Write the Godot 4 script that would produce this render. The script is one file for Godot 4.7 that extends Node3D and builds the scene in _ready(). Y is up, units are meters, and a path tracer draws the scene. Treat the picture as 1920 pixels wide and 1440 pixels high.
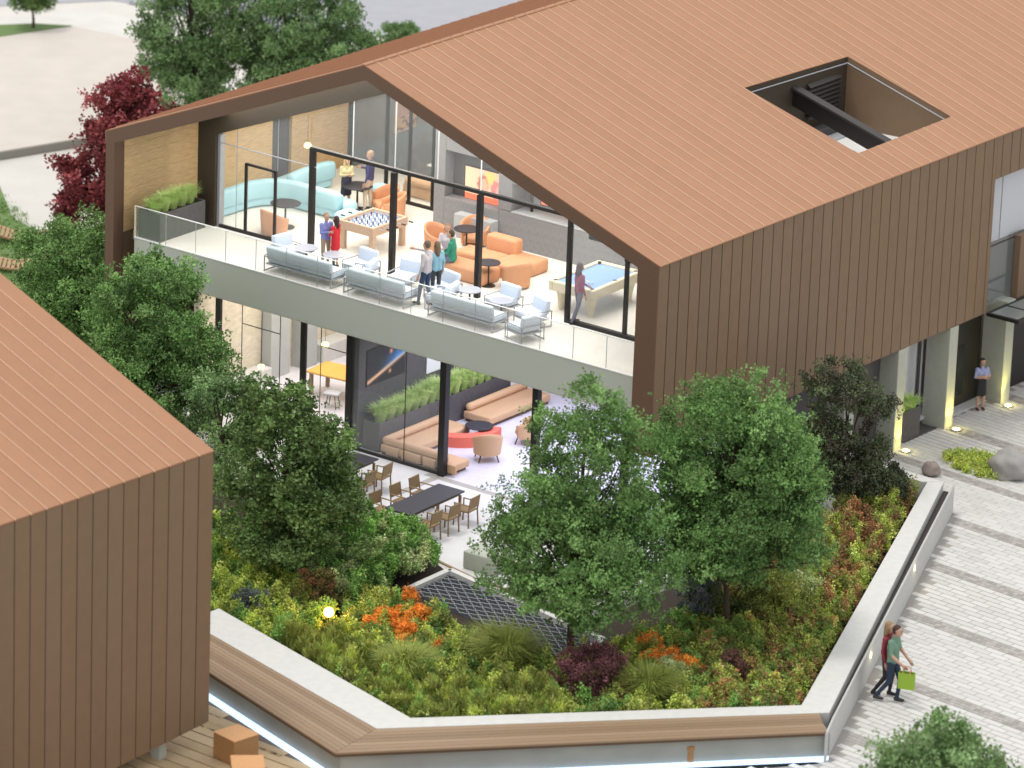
extends Node3D
# Gabled pavilion with a lit interior, a planted court with a bench wall, a second clad building and a paved plaza.
# Units are metres, y is up. The gable end of the pavilion lies in the plane z = 0, its side wall in the plane x = 0.

var rng := RandomNumberGenerator.new()
var taken := {}
var M := {}
var noise := FastNoiseLite.new()
const F := 5.02          # upper floor

# ------------------------------------------------------------------ naming
func numbered(n: String) -> String:
	if not taken.has(n):
		taken[n] = 0
		return n
	taken[n] += 1
	return "%s_%03d" % [n, taken[n]]

func tag(o: Node3D, label: String, category: String, group := "", kind := "") -> Node3D:
	if label != "": o.set_meta("label", label)
	if category != "": o.set_meta("category", category)
	if group != "": o.set_meta("group", group)
	if kind != "": o.set_meta("kind", kind)
	return o

func thing(called: String, label: String, category: String, at := Vector3.ZERO, turn := 0.0, group := "") -> Node3D:
	var o := Node3D.new()
	o.name = numbered(called)
	add_child(o)
	o.position = at
	o.rotation.y = turn
	tag(o, label, category, group)
	return o

func part(called: String, st: SurfaceTool, mat: Material, parent: Node3D, label := "") -> MeshInstance3D:
	var o := MeshInstance3D.new()
	o.mesh = st.commit()
	o.material_override = mat
	o.name = called
	parent.add_child(o, true)
	if label != "": o.set_meta("label", label)
	return o

func one(called: String, st: SurfaceTool, mat: Material, label: String, category: String, group := "") -> MeshInstance3D:
	var o := MeshInstance3D.new()
	o.mesh = st.commit()
	o.material_override = mat
	o.name = numbered(called)
	add_child(o)
	tag(o, label, category, group)
	return o

func struct(called: String, st: SurfaceTool, mat: Material, label: String) -> MeshInstance3D:
	var o := one(called, st, mat, label, "", "")
	o.set_meta("kind", "structure")
	return o

func dup(o: Node3D, at: Vector3, turn: float, label: String, group := "") -> Node3D:
	var c: Node3D = o.duplicate()
	c.name = numbered(String(o.name).rstrip("0123456789").trim_suffix("_"))
	add_child(c)
	c.position = at
	c.rotation.y = turn
	c.set_meta("label", label)
	if group != "": c.set_meta("group", group)
	return c

# ------------------------------------------------------------------ geometry
func S() -> SurfaceTool:
	var st := SurfaceTool.new()
	st.begin(Mesh.PRIMITIVE_TRIANGLES)
	return st

func tri(st: SurfaceTool, a: Vector3, b: Vector3, c: Vector3) -> void:   # a b c run anticlockwise seen from outside
	var n := (b - a).cross(c - a).normalized()
	for p: Vector3 in [a, c, b]:
		st.set_normal(n)
		st.set_uv(Vector2(p.x + p.z, p.y))
		st.add_vertex(p)

func quad(st: SurfaceTool, a: Vector3, b: Vector3, c: Vector3, d: Vector3) -> void:
	var n := (c - a).cross(d - b).normalized()
	var P := [a, c, b, a, d, c]
	var U := [Vector2(0, 1), Vector2(1, 0), Vector2(1, 1), Vector2(0, 1), Vector2(0, 0), Vector2(1, 0)]
	for i in 6:
		st.set_normal(n)
		st.set_uv(U[i])
		st.add_vertex(P[i])

func face(st: SurfaceTool, pts: Array, inside: Vector3) -> void:          # a convex face turned away from a point
	var n: Vector3 = (pts[1] - pts[0]).cross(pts[2] - pts[0])
	var mid := Vector3.ZERO
	for p: Vector3 in pts: mid += p
	mid /= pts.size()
	var q := pts
	if n.dot(mid - inside) < 0:
		q = pts.duplicate()
		q.reverse()
	for i in range(1, q.size() - 1):
		tri(st, q[0], q[i], q[i + 1])

func box(st: SurfaceTool, c: Vector3, s: Vector3, b := 0.0, basis := Basis()) -> void:   # a box, its edges chamfered by b
	var h := s / 2.0
	b = minf(b, minf(h.x, minf(h.y, h.z)) * 0.9)
	var o := c
	var sg := [-1.0, 1.0]
	if b <= 0.0:
		for ax in 3:
			for q: float in sg:
				var pts := []
				for uv: Vector2 in [Vector2(-1, -1), Vector2(1, -1), Vector2(1, 1), Vector2(-1, 1)]:
					var p := Vector3.ZERO
					p[ax] = q * h[ax]
					p[(ax + 1) % 3] = uv.x * h[(ax + 1) % 3]
					p[(ax + 2) % 3] = uv.y * h[(ax + 2) % 3]
					pts.append(o + basis * p)
				face(st, pts, o)
		return
	for ax in 3:
		var u := (ax + 1) % 3
		var v := (ax + 2) % 3
		for q: float in sg:
			var pts := []
			for uv: Vector2 in [Vector2(-1, -1), Vector2(1, -1), Vector2(1, 1), Vector2(-1, 1)]:
				var p := Vector3.ZERO
				p[ax] = q * h[ax]
				p[u] = uv.x * (h[u] - b)
				p[v] = uv.y * (h[v] - b)
				pts.append(o + basis * p)
			face(st, pts, o)
			for r: float in sg:                                            # the edge between face ax=q and face u=r
				var e := []
				for k: Vector3 in [Vector3(0, b, -1), Vector3(0, b, 1), Vector3(b, 0, 1), Vector3(b, 0, -1)]:
					var p := Vector3.ZERO
					p[ax] = q * (h[ax] - k.x)
					p[u] = r * (h[u] - k.y)
					p[v] = k.z * (h[v] - b)
					e.append(o + basis * p)
				face(st, e, o)
	for x: float in sg:
		for y: float in sg:
			for z: float in sg:
				face(st, [o + basis * Vector3(x * h.x, y * (h.y - b), z * (h.z - b)), o + basis * Vector3(x * (h.x - b), y * h.y, z * (h.z - b)), o + basis * Vector3(x * (h.x - b), y * (h.y - b), z * h.z)], o)

func bx(st: SurfaceTool, a: Vector3, z: Vector3, b := 0.0) -> void:        # a box between two corners
	box(st, (a + z) / 2.0, (z - a).abs(), b)

func rbox(st: SurfaceTool, c: Vector3, s: Vector3, r: float, basis := Basis(), crown := 0.0) -> void:   # a soft, fully rounded box
	var h := s / 2.0
	r = minf(r, minf(h.x, minf(h.y, h.z)))
	var nu := 16
	var nv := 8
	var grid := []
	for j in nv:
		var la := -PI / 2 + PI * (j + 0.5) / nv
		var row := []
		for i in nu:
			var lo := TAU * (i + 0.5) / nu
			var d := Vector3(cos(la) * cos(lo), sin(la), cos(la) * sin(lo))
			var p := d * r + Vector3(signf(d.x) * (h.x - r), signf(d.y) * (h.y - r), signf(d.z) * (h.z - r))
			row.append([c + basis * p, basis * d])
		grid.append(row)
	var top := [c + basis * Vector3(0, h.y + crown, 0), basis * Vector3.UP]
	var bot := [c + basis * Vector3(0, -h.y, 0), basis * Vector3.DOWN]
	for j in nv - 1:
		for i in nu:
			var k := (i + 1) % nu
			for v in [grid[j][i], grid[j][k], grid[j + 1][k], grid[j][i], grid[j + 1][k], grid[j + 1][i]]:
				st.set_normal(v[1])
				st.add_vertex(v[0])
	for i in nu:
		var k := (i + 1) % nu
		for v in [grid[nv - 1][i], grid[nv - 1][k], top]:
			st.set_normal(v[1])
			st.add_vertex(v[0])
		for v in [grid[0][k], grid[0][i], bot]:
			st.set_normal(v[1])
			st.add_vertex(v[0])

func tube(st: SurfaceTool, pts: Array, r0: float, r1 := -1.0, n := 7) -> void:
	if r1 < 0: r1 = r0
	var rings := []
	var side := Vector3.ZERO
	for i in pts.size():
		var t: Vector3 = (pts[mini(i + 1, pts.size() - 1)] - pts[maxi(i - 1, 0)]).normalized()
		if side == Vector3.ZERO: side = t.cross(Vector3(0.31, 0.2, 0.93)).normalized() if absf(t.dot(Vector3(0.31, 0.2, 0.93))) < 0.95 else t.cross(Vector3.RIGHT).normalized()
		side = (side - t * side.dot(t)).normalized()
		var up := t.cross(side)
		var r := lerpf(r0, r1, float(i) / maxf(1.0, pts.size() - 1.0))
		var ring := []
		for k in n:
			var a := TAU * k / n
			var d := side * cos(a) + up * sin(a)
			ring.append([pts[i] + d * r, d])
		rings.append(ring)
	for i in rings.size() - 1:
		for k in n:
			var m := (k + 1) % n
			for v in [rings[i][k], rings[i + 1][k], rings[i + 1][m], rings[i][k], rings[i + 1][m], rings[i][m]]:
				st.set_normal(v[1])
				st.add_vertex(v[0])
	var t0: Vector3 = (pts[1] - pts[0]).normalized()
	var t1: Vector3 = (pts[-1] - pts[-2]).normalized()
	for k in n:
		var m := (k + 1) % n
		for v in [rings[0][k][0], rings[0][m][0], pts[0]]:
			st.set_normal(-t0)
			st.add_vertex(v)
		for v in [rings[-1][m][0], rings[-1][k][0], pts[-1]]:
			st.set_normal(t1)
			st.add_vertex(v)

func lathe(st: SurfaceTool, at: Vector3, prof: Array, n := 24, sx := 1.0, sz := 1.0) -> void:   # prof: Vector2(radius, height), from the bottom up
	for j in prof.size() - 1:
		var a: Vector2 = prof[j]
		var b: Vector2 = prof[j + 1]
		var e := b - a
		if e.length() < 1e-5: continue
		var nr := Vector2(e.y, -e.x).normalized()
		for i in n:
			var t0 := TAU * i / n
			var t1 := TAU * (i + 1) / n
			var d0 := Vector3(cos(t0), 0, sin(t0))
			var d1 := Vector3(cos(t1), 0, sin(t1))
			var V := []
			for q in [[a, d0], [b, d0], [b, d1], [a, d0], [b, d1], [a, d1]]:
				V.append([Vector3(q[1].x * q[0].x * sx, q[0].y, q[1].z * q[0].x * sz), (q[1] * nr.x + Vector3.UP * nr.y).normalized()])
			for k in [0, 2, 1, 3, 5, 4]:
				st.set_normal(V[k][1])
				st.add_vertex(at + V[k][0])

func prism(st: SurfaceTool, outline: PackedVector2Array, lift: Callable, thick: Vector3) -> void:   # lift: 2D point to 3D; thick: where the other face lies
	var idx := Geometry2D.triangulate_polygon(outline)
	var mid := Vector3.ZERO
	for p in outline: mid += lift.call(p)
	mid = mid / outline.size() + thick / 2.0
	for i in range(0, idx.size(), 3):
		var t := [lift.call(outline[idx[i]]), lift.call(outline[idx[i + 1]]), lift.call(outline[idx[i + 2]])]
		face(st, t, (t[0] + t[1] + t[2]) / 3.0 + thick)
		var u := [t[0] + thick, t[1] + thick, t[2] + thick]
		face(st, u, (t[0] + t[1] + t[2]) / 3.0)
	var cw := 1.0 if Geometry2D.is_polygon_clockwise(outline) else -1.0
	for i in outline.size():
		var a: Vector2 = outline[i]
		var b: Vector2 = outline[(i + 1) % outline.size()]
		var out2 := Vector2(-(b - a).y, (b - a).x).normalized() * cw
		var m2 := (a + b) / 2.0
		var inner: Vector3 = lift.call(m2 - out2 * 0.01) + thick / 2.0
		face(st, [lift.call(a), lift.call(b), lift.call(b) + thick, lift.call(a) + thick], inner)

func flat(pts: Array, y: float, thick: float, st: SurfaceTool) -> void:    # a slab: outline of Vector2(x, z), top at y
	var o := PackedVector2Array()
	for p: Vector2 in pts: o.append(p)
	prism(st, o, func(q: Vector2): return Vector3(q.x, y, q.y), Vector3(0, -thick, 0))

func post(st: SurfaceTool, pts: Array, y0: float, y1: float) -> void:
	flat(pts, y1, y1 - y0, st)

# ------------------------------------------------------------------ materials
func hexc(h: String) -> Color: return Color.html(h)

func noise_tex(freq: float, oct: int, lo: float, hi: float, seed_: int, type := FastNoiseLite.TYPE_SIMPLEX_SMOOTH, size := 512) -> NoiseTexture2D:
	var n := FastNoiseLite.new()
	n.seed = seed_
	n.noise_type = type
	n.frequency = freq
	n.fractal_octaves = oct
	var t := NoiseTexture2D.new()
	t.width = size
	t.height = size
	t.seamless = true
	t.noise = n
	var g := Gradient.new()
	g.set_color(0, Color(lo, lo, lo))
	g.set_color(1, Color(hi, hi, hi))
	t.color_ramp = g
	return t

var T := {}
func mat(key: String, col: String, rough := 0.6, tex := "", scale := Vector3.ONE, metal := 0.0, bump := 0.0) -> StandardMaterial3D:
	if M.has(key): return M[key]
	var m := StandardMaterial3D.new()
	m.resource_name = key
	m.albedo_color = hexc(col)
	m.roughness = rough
	m.metallic = metal
	if tex != "":
		m.albedo_texture = T[tex]
		m.uv1_triplanar = true
		m.uv1_world_triplanar = true
		m.uv1_scale = scale
		if bump > 0:
			m.heightmap_enabled = true
			m.heightmap_texture = T[tex]
			m.heightmap_scale = bump
	M[key] = m
	return m

func glow(key: String, col: String, e: float) -> StandardMaterial3D:
	if M.has(key): return M[key]
	var m := mat(key, col, 0.5)
	m.emission_enabled = true
	m.emission = hexc(col)
	m.emission_energy_multiplier = e
	return m

func pane_mat(key: String, col: String, a: float) -> StandardMaterial3D:
	if M.has(key): return M[key]
	var m := StandardMaterial3D.new()
	m.resource_name = key
	var c := hexc(col)
	c.a = a
	m.albedo_color = c
	m.transparency = BaseMaterial3D.TRANSPARENCY_ALPHA
	m.roughness = 0.03
	m.metallic_specular = 0.8
	M[key] = m
	return m

func leafy(key: String) -> StandardMaterial3D:
	if M.has(key): return M[key]
	var m := StandardMaterial3D.new()
	m.resource_name = key
	m.vertex_color_use_as_albedo = true
	m.roughness = 0.75
	m.backlight_enabled = true
	m.backlight = Color(0.5, 0.5, 0.4)
	M[key] = m
	return m

func materials() -> void:
	T.speck = noise_tex(0.35, 2, 0.82, 1.0, 3)
	T.cloud = noise_tex(0.012, 5, 0.88, 1.0, 5)
	T.soft = noise_tex(0.02, 4, 0.955, 1.0, 6)
	T.metal = noise_tex(0.011, 6, 0.955, 1.0, 17)
	T.grain = noise_tex(0.03, 5, 0.78, 1.0, 9)
	T.grit = noise_tex(0.2, 4, 0.7, 1.0, 11)
	mat("copper", "a97b5b", 0.55, "metal", Vector3(0.3, 0.3, 0.3), 0.1)
	mat("copper b", "a77959", 0.55, "metal", Vector3(0.3, 0.3, 0.3), 0.1)
	mat("copper c", "ab7d5d", 0.57, "metal", Vector3(0.3, 0.3, 0.3), 0.1)
	mat("copper seam", "d3ab8c", 0.45, "speck", Vector3(2.5, 2.5, 2.5), 0.1)
	mat("brown cladding", "7f6750", 0.55, "metal", Vector3(0.3, 0.3, 0.3), 0.05)
	mat("brown cladding warm", "81684f", 0.55, "metal", Vector3(0.3, 0.3, 0.3), 0.05)
	mat("brown cladding pale", "826a53", 0.55, "metal", Vector3(0.3, 0.3, 0.3), 0.05)
	mat("gap", "33221a", 0.8)
	mat("fascia", "6a5040", 0.55, "soft", Vector3(0.8, 0.8, 0.8))
	mat("dark header", "3d3326", 0.6, "soft", Vector3(0.6, 0.6, 0.6))
	mat("black metal", "1c1917", 0.45)
	mat("dark metal", "35302e", 0.5)
	mat("slab", "b3b7ae", 0.7)
	mat("concrete", "a8a8a0", 0.85, "cloud", Vector3(0.12, 0.2, 0.12))
	mat("pillar", "b0b3a8", 0.85, "soft", Vector3(0.3, 0.3, 0.3))
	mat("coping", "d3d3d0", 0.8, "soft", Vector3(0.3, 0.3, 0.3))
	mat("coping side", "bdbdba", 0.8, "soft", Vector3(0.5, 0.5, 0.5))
	mat("oak", "e6c290", 0.6, "grain", Vector3(5.0, 1.6, 0.12))
	mat("bench wood", "a58a6e", 0.65, "grain", Vector3(0.7, 5, 7))
	mat("bench wood b", "ad9377", 0.65, "grain", Vector3(0.9, 5, 6))
	mat("bench wood c", "9a8065", 0.65, "grain", Vector3(0.8, 5, 8))
	mat("deck", "d0b690", 0.7, "grain", Vector3(0.5, 4, 9))
	mat("deck b", "c3a981", 0.7, "grain", Vector3(0.6, 4, 8))
	mat("cube wood", "eab079", 0.6, "grain", Vector3(0.8, 5, 5))
	mat("cube side", "b98a58", 0.6, "grain", Vector3(4, 0.8, 4))
	mat("floor oak", "ebe7de", 0.5, "soft", Vector3(0.3, 1, 3))
	mat("floor white", "dcdae6", 0.4, "soft", Vector3(0.4, 0.4, 0.4))
	mat("terrace stone", "d3d3d3", 0.7, "soft", Vector3(0.12, 0.12, 0.12))
	mat("terrace strip", "a8a49c", 0.7, "soft", Vector3(1, 1, 1))
	mat("white", "e6e6e4", 0.6)
	mat("ceiling", "d8d2c6", 0.8)
	mat("charcoal", "575455", 0.75, "cloud", Vector3(0.8, 0.8, 0.8))
	mat("board concrete", "939396", 0.8, "grain", Vector3(3.5, 0.35, 3.5))
	mat("travertine", "e2d8c5", 0.7, "cloud", Vector3(0.4, 1.0, 0.4))
	mat("grey column", "a9adb0", 0.7)
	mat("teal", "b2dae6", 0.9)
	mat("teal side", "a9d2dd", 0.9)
	mat("orange", "d49c76", 0.75, "soft", Vector3(1.5, 1.5, 1.5))
	mat("tan leather", "d0aa84", 0.7, "soft", Vector3(1.5, 1.5, 1.5))
	mat("table black", "3a3840", 0.55, "speck", Vector3(4, 4, 4))
	mat("table grey", "a9adb8", 0.4)
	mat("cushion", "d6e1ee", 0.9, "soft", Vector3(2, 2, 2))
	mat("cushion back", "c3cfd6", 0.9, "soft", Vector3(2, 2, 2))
	mat("steel", "a3a6ac", 0.4, "", Vector3.ONE, 0.3)
	mat("pale wood", "dcbda3", 0.6, "grain", Vector3(1, 6, 6))
	mat("cream wood", "e2d8bd", 0.6, "soft", Vector3(1, 1, 1))
	mat("pool cloth", "86a6da", 0.9)
	mat("player navy", "3c5687", 0.6)
	mat("play blue", "8fb2e0", 0.6)
	mat("chair wood", "9a7f58", 0.65, "grain", Vector3(4, 1, 4))
	mat("chair dark", "5c4630", 0.65)
	mat("amber top", "d69f42", 0.5, "soft", Vector3(1, 1, 1))
	mat("coral", "e0705c", 0.6)
	mat("bark", "5a4a3a", 0.9, "grit", Vector3(3, 1, 3), 0.0, 1.0)
	mat("soil", "3c3024", 0.95, "grit", Vector3(1.5, 1.5, 1.5))
	mat("boulder", "bdbbb8", 0.9, "grit", Vector3(0.7, 0.7, 0.7), 0.0, 2.0)
	mat("boulder brown", "b0a39b", 0.9, "grit", Vector3(1, 1, 1), 0.0, 2.0)
	mat("ground", "cfccc6", 0.85, "soft", Vector3(0.05, 0.05, 0.05))
	mat("walk", "d2d0cb", 0.85, "soft", Vector3(0.1, 0.1, 0.1))
	mat("pad top", "cbc3bb", 0.85, "soft", Vector3(0.06, 0.06, 0.06))
	mat("pad side", "8f8d86", 0.85)
	mat("road", "a5a6ad", 0.8, "soft", Vector3(0.1, 0.1, 0.1))
	mat("road dark", "7d7f88", 0.8, "soft", Vector3(0.15, 0.15, 0.15))
	mat("lawn base", "7d9a5e", 0.95, "grit", Vector3(1.2, 1.2, 1.2))
	mat("joint", "b9b5af", 0.9, "grit", Vector3(1, 1, 1))
	mat("setts", "b3a79f", 0.9, "grit", Vector3(2.5, 2.5, 2.5))
	mat("grate bar", "8f9399", 0.45, "", Vector3.ONE, 0.2)
	mat("grate pit", "2a2c33", 0.9)
	mat("curtain", "cfd0da", 0.9)
	mat("bag green", "8fb038", 0.7)
	mat("lounger wood", "c9a57c", 0.65, "grain", Vector3(2, 4, 2))
	pane_mat("glass", "dfe8ea", 0.085)
	pane_mat("rail glass", "eaf4f8", 0.04)
	pane_mat("smoked glass", "20242a", 0.72)
	mat("canopy glass", "8b908d", 0.12)
	var paver := StandardMaterial3D.new()
	paver.resource_name = "paver"
	paver.vertex_color_use_as_albedo = true
	paver.roughness = 0.85
	paver.albedo_texture = T.speck
	paver.uv1_triplanar = true
	paver.uv1_world_triplanar = true
	paver.uv1_scale = Vector3(3, 3, 3)
	M["paver"] = paver
	var skin := StandardMaterial3D.new()
	skin.resource_name = "skin and cloth"
	skin.vertex_color_use_as_albedo = true
	skin.roughness = 0.8
	M["figure"] = skin

# ------------------------------------------------------------------ camera, sky, light
func view() -> void:
	var cam := Camera3D.new()
	cam.name = "camera"
	cam.fov = rad_to_deg(2.0 * atan(720.0 / 10000.0))
	cam.near = 1.0
	cam.far = 2000.0
	add_child(cam)
	cam.transform = Transform3D(Basis(Vector3(0.79478799, 0.0356318, -0.60584026), Vector3(-0.22686447, 0.94334641, -0.24213648), Vector3(0.56288948, 0.32989079, 0.75784398)).orthonormalized(), Vector3(79.23363383, 53.20162146, 113.18095487))
	cam.current = true
	var lens := CameraAttributesPhysical.new()
	lens.frustum_focal_length = 12.0 / (720.0 / 10000.0)
	lens.frustum_focus_distance = 150.0
	lens.frustum_near = 1.0
	lens.frustum_far = 2000.0
	lens.exposure_aperture = 0.5
	cam.attributes = lens
	var env := Environment.new()
	env.background_mode = Environment.BG_SKY
	var sky := Sky.new()
	var sm := ProceduralSkyMaterial.new()
	sm.sky_top_color = Color(1.0, 1.0, 1.0)
	sm.sky_horizon_color = Color(0.82, 0.83, 0.85)
	sm.sky_curve = 0.35
	sm.sky_energy_multiplier = 1.0
	sm.ground_bottom_color = Color(0.6, 0.6, 0.6)
	sm.ground_horizon_color = Color(0.66, 0.67, 0.7)
	sm.ground_energy_multiplier = 0.6
	sky.sky_material = sm
	env.sky = sky
	env.tonemap_mode = Environment.TONE_MAPPER_LINEAR
	env.tonemap_exposure = 1.25
	env.sdfgi_enabled = true
	env.ssao_enabled = true
	env.ssil_enabled = true
	var we := WorldEnvironment.new()
	we.name = "surroundings"
	we.environment = env
	add_child(we)
	var sun := DirectionalLight3D.new()
	sun.name = "sun"
	sun.light_energy = 0.38
	sun.light_color = Color(1.0, 0.98, 0.95)
	sun.light_angular_distance = 14.0
	sun.shadow_enabled = true
	add_child(sun)
	sun.look_at_from_position(Vector3(-6, 30, 7), Vector3.ZERO)

func panel_light(at: Vector3, size: Vector2, col: Color, e: float, key: String, glow_e: float, parent: Node3D, under_roof := false) -> void:      # a luminous ceiling panel and its light; under the roof it lies along the slope
	var basis := Basis()
	if under_roof:
		var d := Vector3(1, roof_y(at.x + 0.5) - roof_y(at.x - 0.5), 0).normalized()
		basis = Basis(d, Vector3(-d.y, d.x, 0), Vector3(0, 0, 1))
		at.y = roof_y(at.x) - 0.46
	var st := S()
	var hx := basis.x * size.x / 2.0
	var hz := basis.z * size.y / 2.0
	quad(st, at - hx - hz, at + hx - hz, at + hx + hz, at - hx + hz)
	part("ceiling_light", st, glow(key, col.to_html(false), glow_e), parent)
	var l := AreaLight3D.new()
	l.name = "light"
	l.area_size = size * 0.98
	l.light_energy = e
	l.light_color = col
	l.shadow_enabled = true
	l.area_range = 30.0
	parent.add_child(l, true)
	l.transform = Transform3D(basis * Basis(Vector3.RIGHT, -PI / 2), at - basis.y * 0.05)

# ------------------------------------------------------------------ the ground
func ground() -> void:
	var st := S()
	flat([Vector2(-700, -700), Vector2(-0.9, -700), Vector2(-0.9, 500), Vector2(-700, 500)], -0.03, 0.5, st)
	flat([Vector2(-0.895, -700), Vector2(700, -700), Vector2(700, 500), Vector2(-0.895, 500)], -0.36, 0.17, st)
	struct("ground", st, M["ground"], "pale grey ground sheet under the whole site")
	# background: road, walks, lawns, raised pad
	st = S()
	flat([Vector2(-49.2, -33.5), Vector2(-53, -28), Vector2(-140, -60), Vector2(-120, -140), Vector2(40, -140), Vector2(-36.5, -37.2), Vector2(-39.6, -36.4)], -0.006, 0.02, st)
	struct("road", st, M["road"], "smooth grey road behind the trees at the far edge")
	st = S()
	flat([Vector2(-48.5, -33.6), Vector2(-47.0, -36.5), Vector2(-39.2, -36.9), Vector2(-39.2, -35.2), Vector2(-44, -34.0)], -0.002, 0.004, st)
	struct("dark_asphalt", st, M["road dark"], "darker asphalt patch of the far road beside the tall trees")
	st = S()
	flat([Vector2(-50.6, -27.9), Vector2(-49.0, -31.4), Vector2(-39.3, -34.6), Vector2(-37.8, -36.0), Vector2(-36.0, -34.0), Vector2(-46.0, -29.4), Vector2(-48.9, -26.6)], 0.06, 0.09, st)
	struct("pavement", st, M["walk"], "white pavement with a kerb along the far road")
	st = S()
	var pad := [Vector2(-60, -8.7), Vector2(-48.13, -25.6), Vector2(-47.1, -28.94), Vector2(-45.34, -29.16), Vector2(-42.2, -29.1), Vector2(-37.2, -25.5), Vector2(-37.0, -19.8), Vector2(-37.52, -18.08), Vector2(-38.38, -15.2), Vector2(-44.5, 6)]
	flat(pad, 0.3, 0.05, st)
	struct("raised_pad", st, M["pad top"], "large blank beige raised pad left of the red maple")
	st = S()
	flat(pad, 0.249, 0.3, st)
	struct("pad_edge", st, M["pad side"], "grey side face of the raised beige pad")
	st = S()
	flat([Vector2(-54.5, -16.6), Vector2(-48.15, -25.65), Vector2(-47.15, -28.98), Vector2(-48.37, -28.2), Vector2(-49.3, -26.9), Vector2(-56, -17.5)], 0.31, 0.2, st)
	struct("lawn", st, M["lawn base"], "narrow strip of grass beyond the raised pad with one small tree")
	st = S()
	flat([Vector2(-36.5, -13.4), Vector2(-33.6, -10.9), Vector2(-30.6, -10.0), Vector2(-27.4, -8.2), Vector2(-22.8, -3.0), Vector2(-20.4, 1.0), Vector2(-20.4, 14), Vector2(-34, 14)], 0.0, 0.025, st)
	struct("lawn", st, M["lawn base"], "lawn under the curved wooden loungers at the left edge")
	blades("grass", [Vector2(-35.6, -12.6), Vector2(-30.9, -9.9), Vector2(-27.9, -7.9), Vector2(-23.4, -2.6), Vector2(-21.0, 1.4), Vector2(-21.0, 6), Vector2(-32, 4)], 6500, 0.0, "short green lawn grass around the wooden loungers")
	# terrace of the court and the soil of the planter
	st = S()
	flat([Vector2(-13.5, 0.9), Vector2(-9.4, 3.9), Vector2(-4.35, 4.0), Vector2(-2.6, 4.42), Vector2(1.2, 4.6), Vector2(2.2, -6), Vector2(0.2, -8.6), Vector2(-0.74, -8.6), Vector2(-0.74, -1.24), Vector2(-19.6, -1.24), Vector2(-19.6, 0.4)], 0.0, 0.5, st)
	var ter := struct("terrace", st, M["terrace stone"], "pale stone terrace in front of the ground floor glazing")
	var strip := S()
	bx(strip, Vector3(-8.6, -0.02, -1.22), Vector3(-0.8, 0.004, -0.98))
	bx(strip, Vector3(-8.32, -0.02, -0.975), Vector3(-8.08, 0.004, 0.8))
	part("floor_strip", strip, M["terrace strip"], ter)
	strip = S()
	flat([Vector2(-9.4, 3.905), Vector2(-4.35, 4.005), Vector2(-2.6, 4.425), Vector2(1.2, 4.605), Vector2(1.2, 4.68), Vector2(-2.62, 4.5), Vector2(-4.37, 4.08), Vector2(-9.42, 3.98)], 0.012, 0.4, strip)
	part("terrace_edge", strip, M["bench wood"], ter)
	st = S()
	flat([Vector2(-5.2, 12.5), Vector2(3.45, 15.0), Vector2(10.4, 7.55), Vector2(4.1, -8.4), Vector2(2.3, -8.4), Vector2(2.2, 4.5), Vector2(1.9, 6.2), Vector2(-3.0, 5.1), Vector2(-4.6, 4.3), Vector2(-9.3, 4.2), Vector2(-16, 2.6), Vector2(-16, 9)], 0.24, 0.3, st)
	struct("planting_soil", st, M["soil"], "dark soil of the planted court inside the bench wall")
	st = S()
	flat([Vector2(-4.6, 4.2), Vector2(-4.6, 5.6), Vector2(2.4, 7.0), Vector2(2.4, 4.4)], -0.42, 0.1, st)
	struct("planting_soil", st, M["soil"], "sunken strip of soil between the terrace edge and the grate")

func blades(called: String, zone: Array, n: int, y: float, label: String, col := Color(0.2, 0.33, 0.1), h := 0.07) -> void:
	var st := S()
	for k in 7:
		var a := rng.randf() * TAU
		var p := Vector3(rng.randf_range(-0.12, 0.12), 0, rng.randf_range(-0.12, 0.12))
		var w := Vector3(cos(a), 0, sin(a)) * 0.012
		var top := p + Vector3(rng.randf_range(-0.05, 0.05), h * rng.randf_range(0.7, 1.2), rng.randf_range(-0.05, 0.05))
		tri(st, p - w, p + w, top)
	var poly := PackedVector2Array(zone)
	var lo := poly[0]
	var hi := poly[0]
	for p in poly:
		lo = lo.min(p)
		hi = hi.max(p)
	var xf := []
	var cs := []
	while xf.size() < n:
		var p := Vector2(rng.randf_range(lo.x, hi.x), rng.randf_range(lo.y, hi.y))
		if not Geometry2D.is_point_in_polygon(p, poly): continue
		xf.append(Transform3D(Basis(Vector3.UP, rng.randf() * TAU).scaled(Vector3.ONE * rng.randf_range(0.8, 1.6)), Vector3(p.x, y, p.y)))
		cs.append(col * rng.randf_range(0.7, 1.4))
	var o := many(called, st.commit(), xf, cs, leafy("leaf"), self)
	o.name = numbered(called)
	tag(o, label, called, "", "stuff")

func many(called: String, mesh: Mesh, xf: Array, cs: Array, m: Material, parent: Node3D) -> MultiMeshInstance3D:
	var mm := MultiMesh.new()
	mm.transform_format = MultiMesh.TRANSFORM_3D
	mm.use_colors = true
	mm.mesh = mesh
	mm.instance_count = xf.size()
	for i in xf.size():
		mm.set_instance_transform(i, xf[i])
		var c: Color = cs[i]
		c.a = 1.0
		mm.set_instance_color(i, c)
	var o := MultiMeshInstance3D.new()
	o.multimesh = mm
	o.material_override = m
	o.name = called
	parent.add_child(o, true)
	return o

# ------------------------------------------------------------------ the paved plaza
func gy(z: float) -> float:          # the plaza falls gently towards the entrance
	return -0.26 * clampf((-8.5 - z) / 5.0, 0.0, 1.0)

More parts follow.
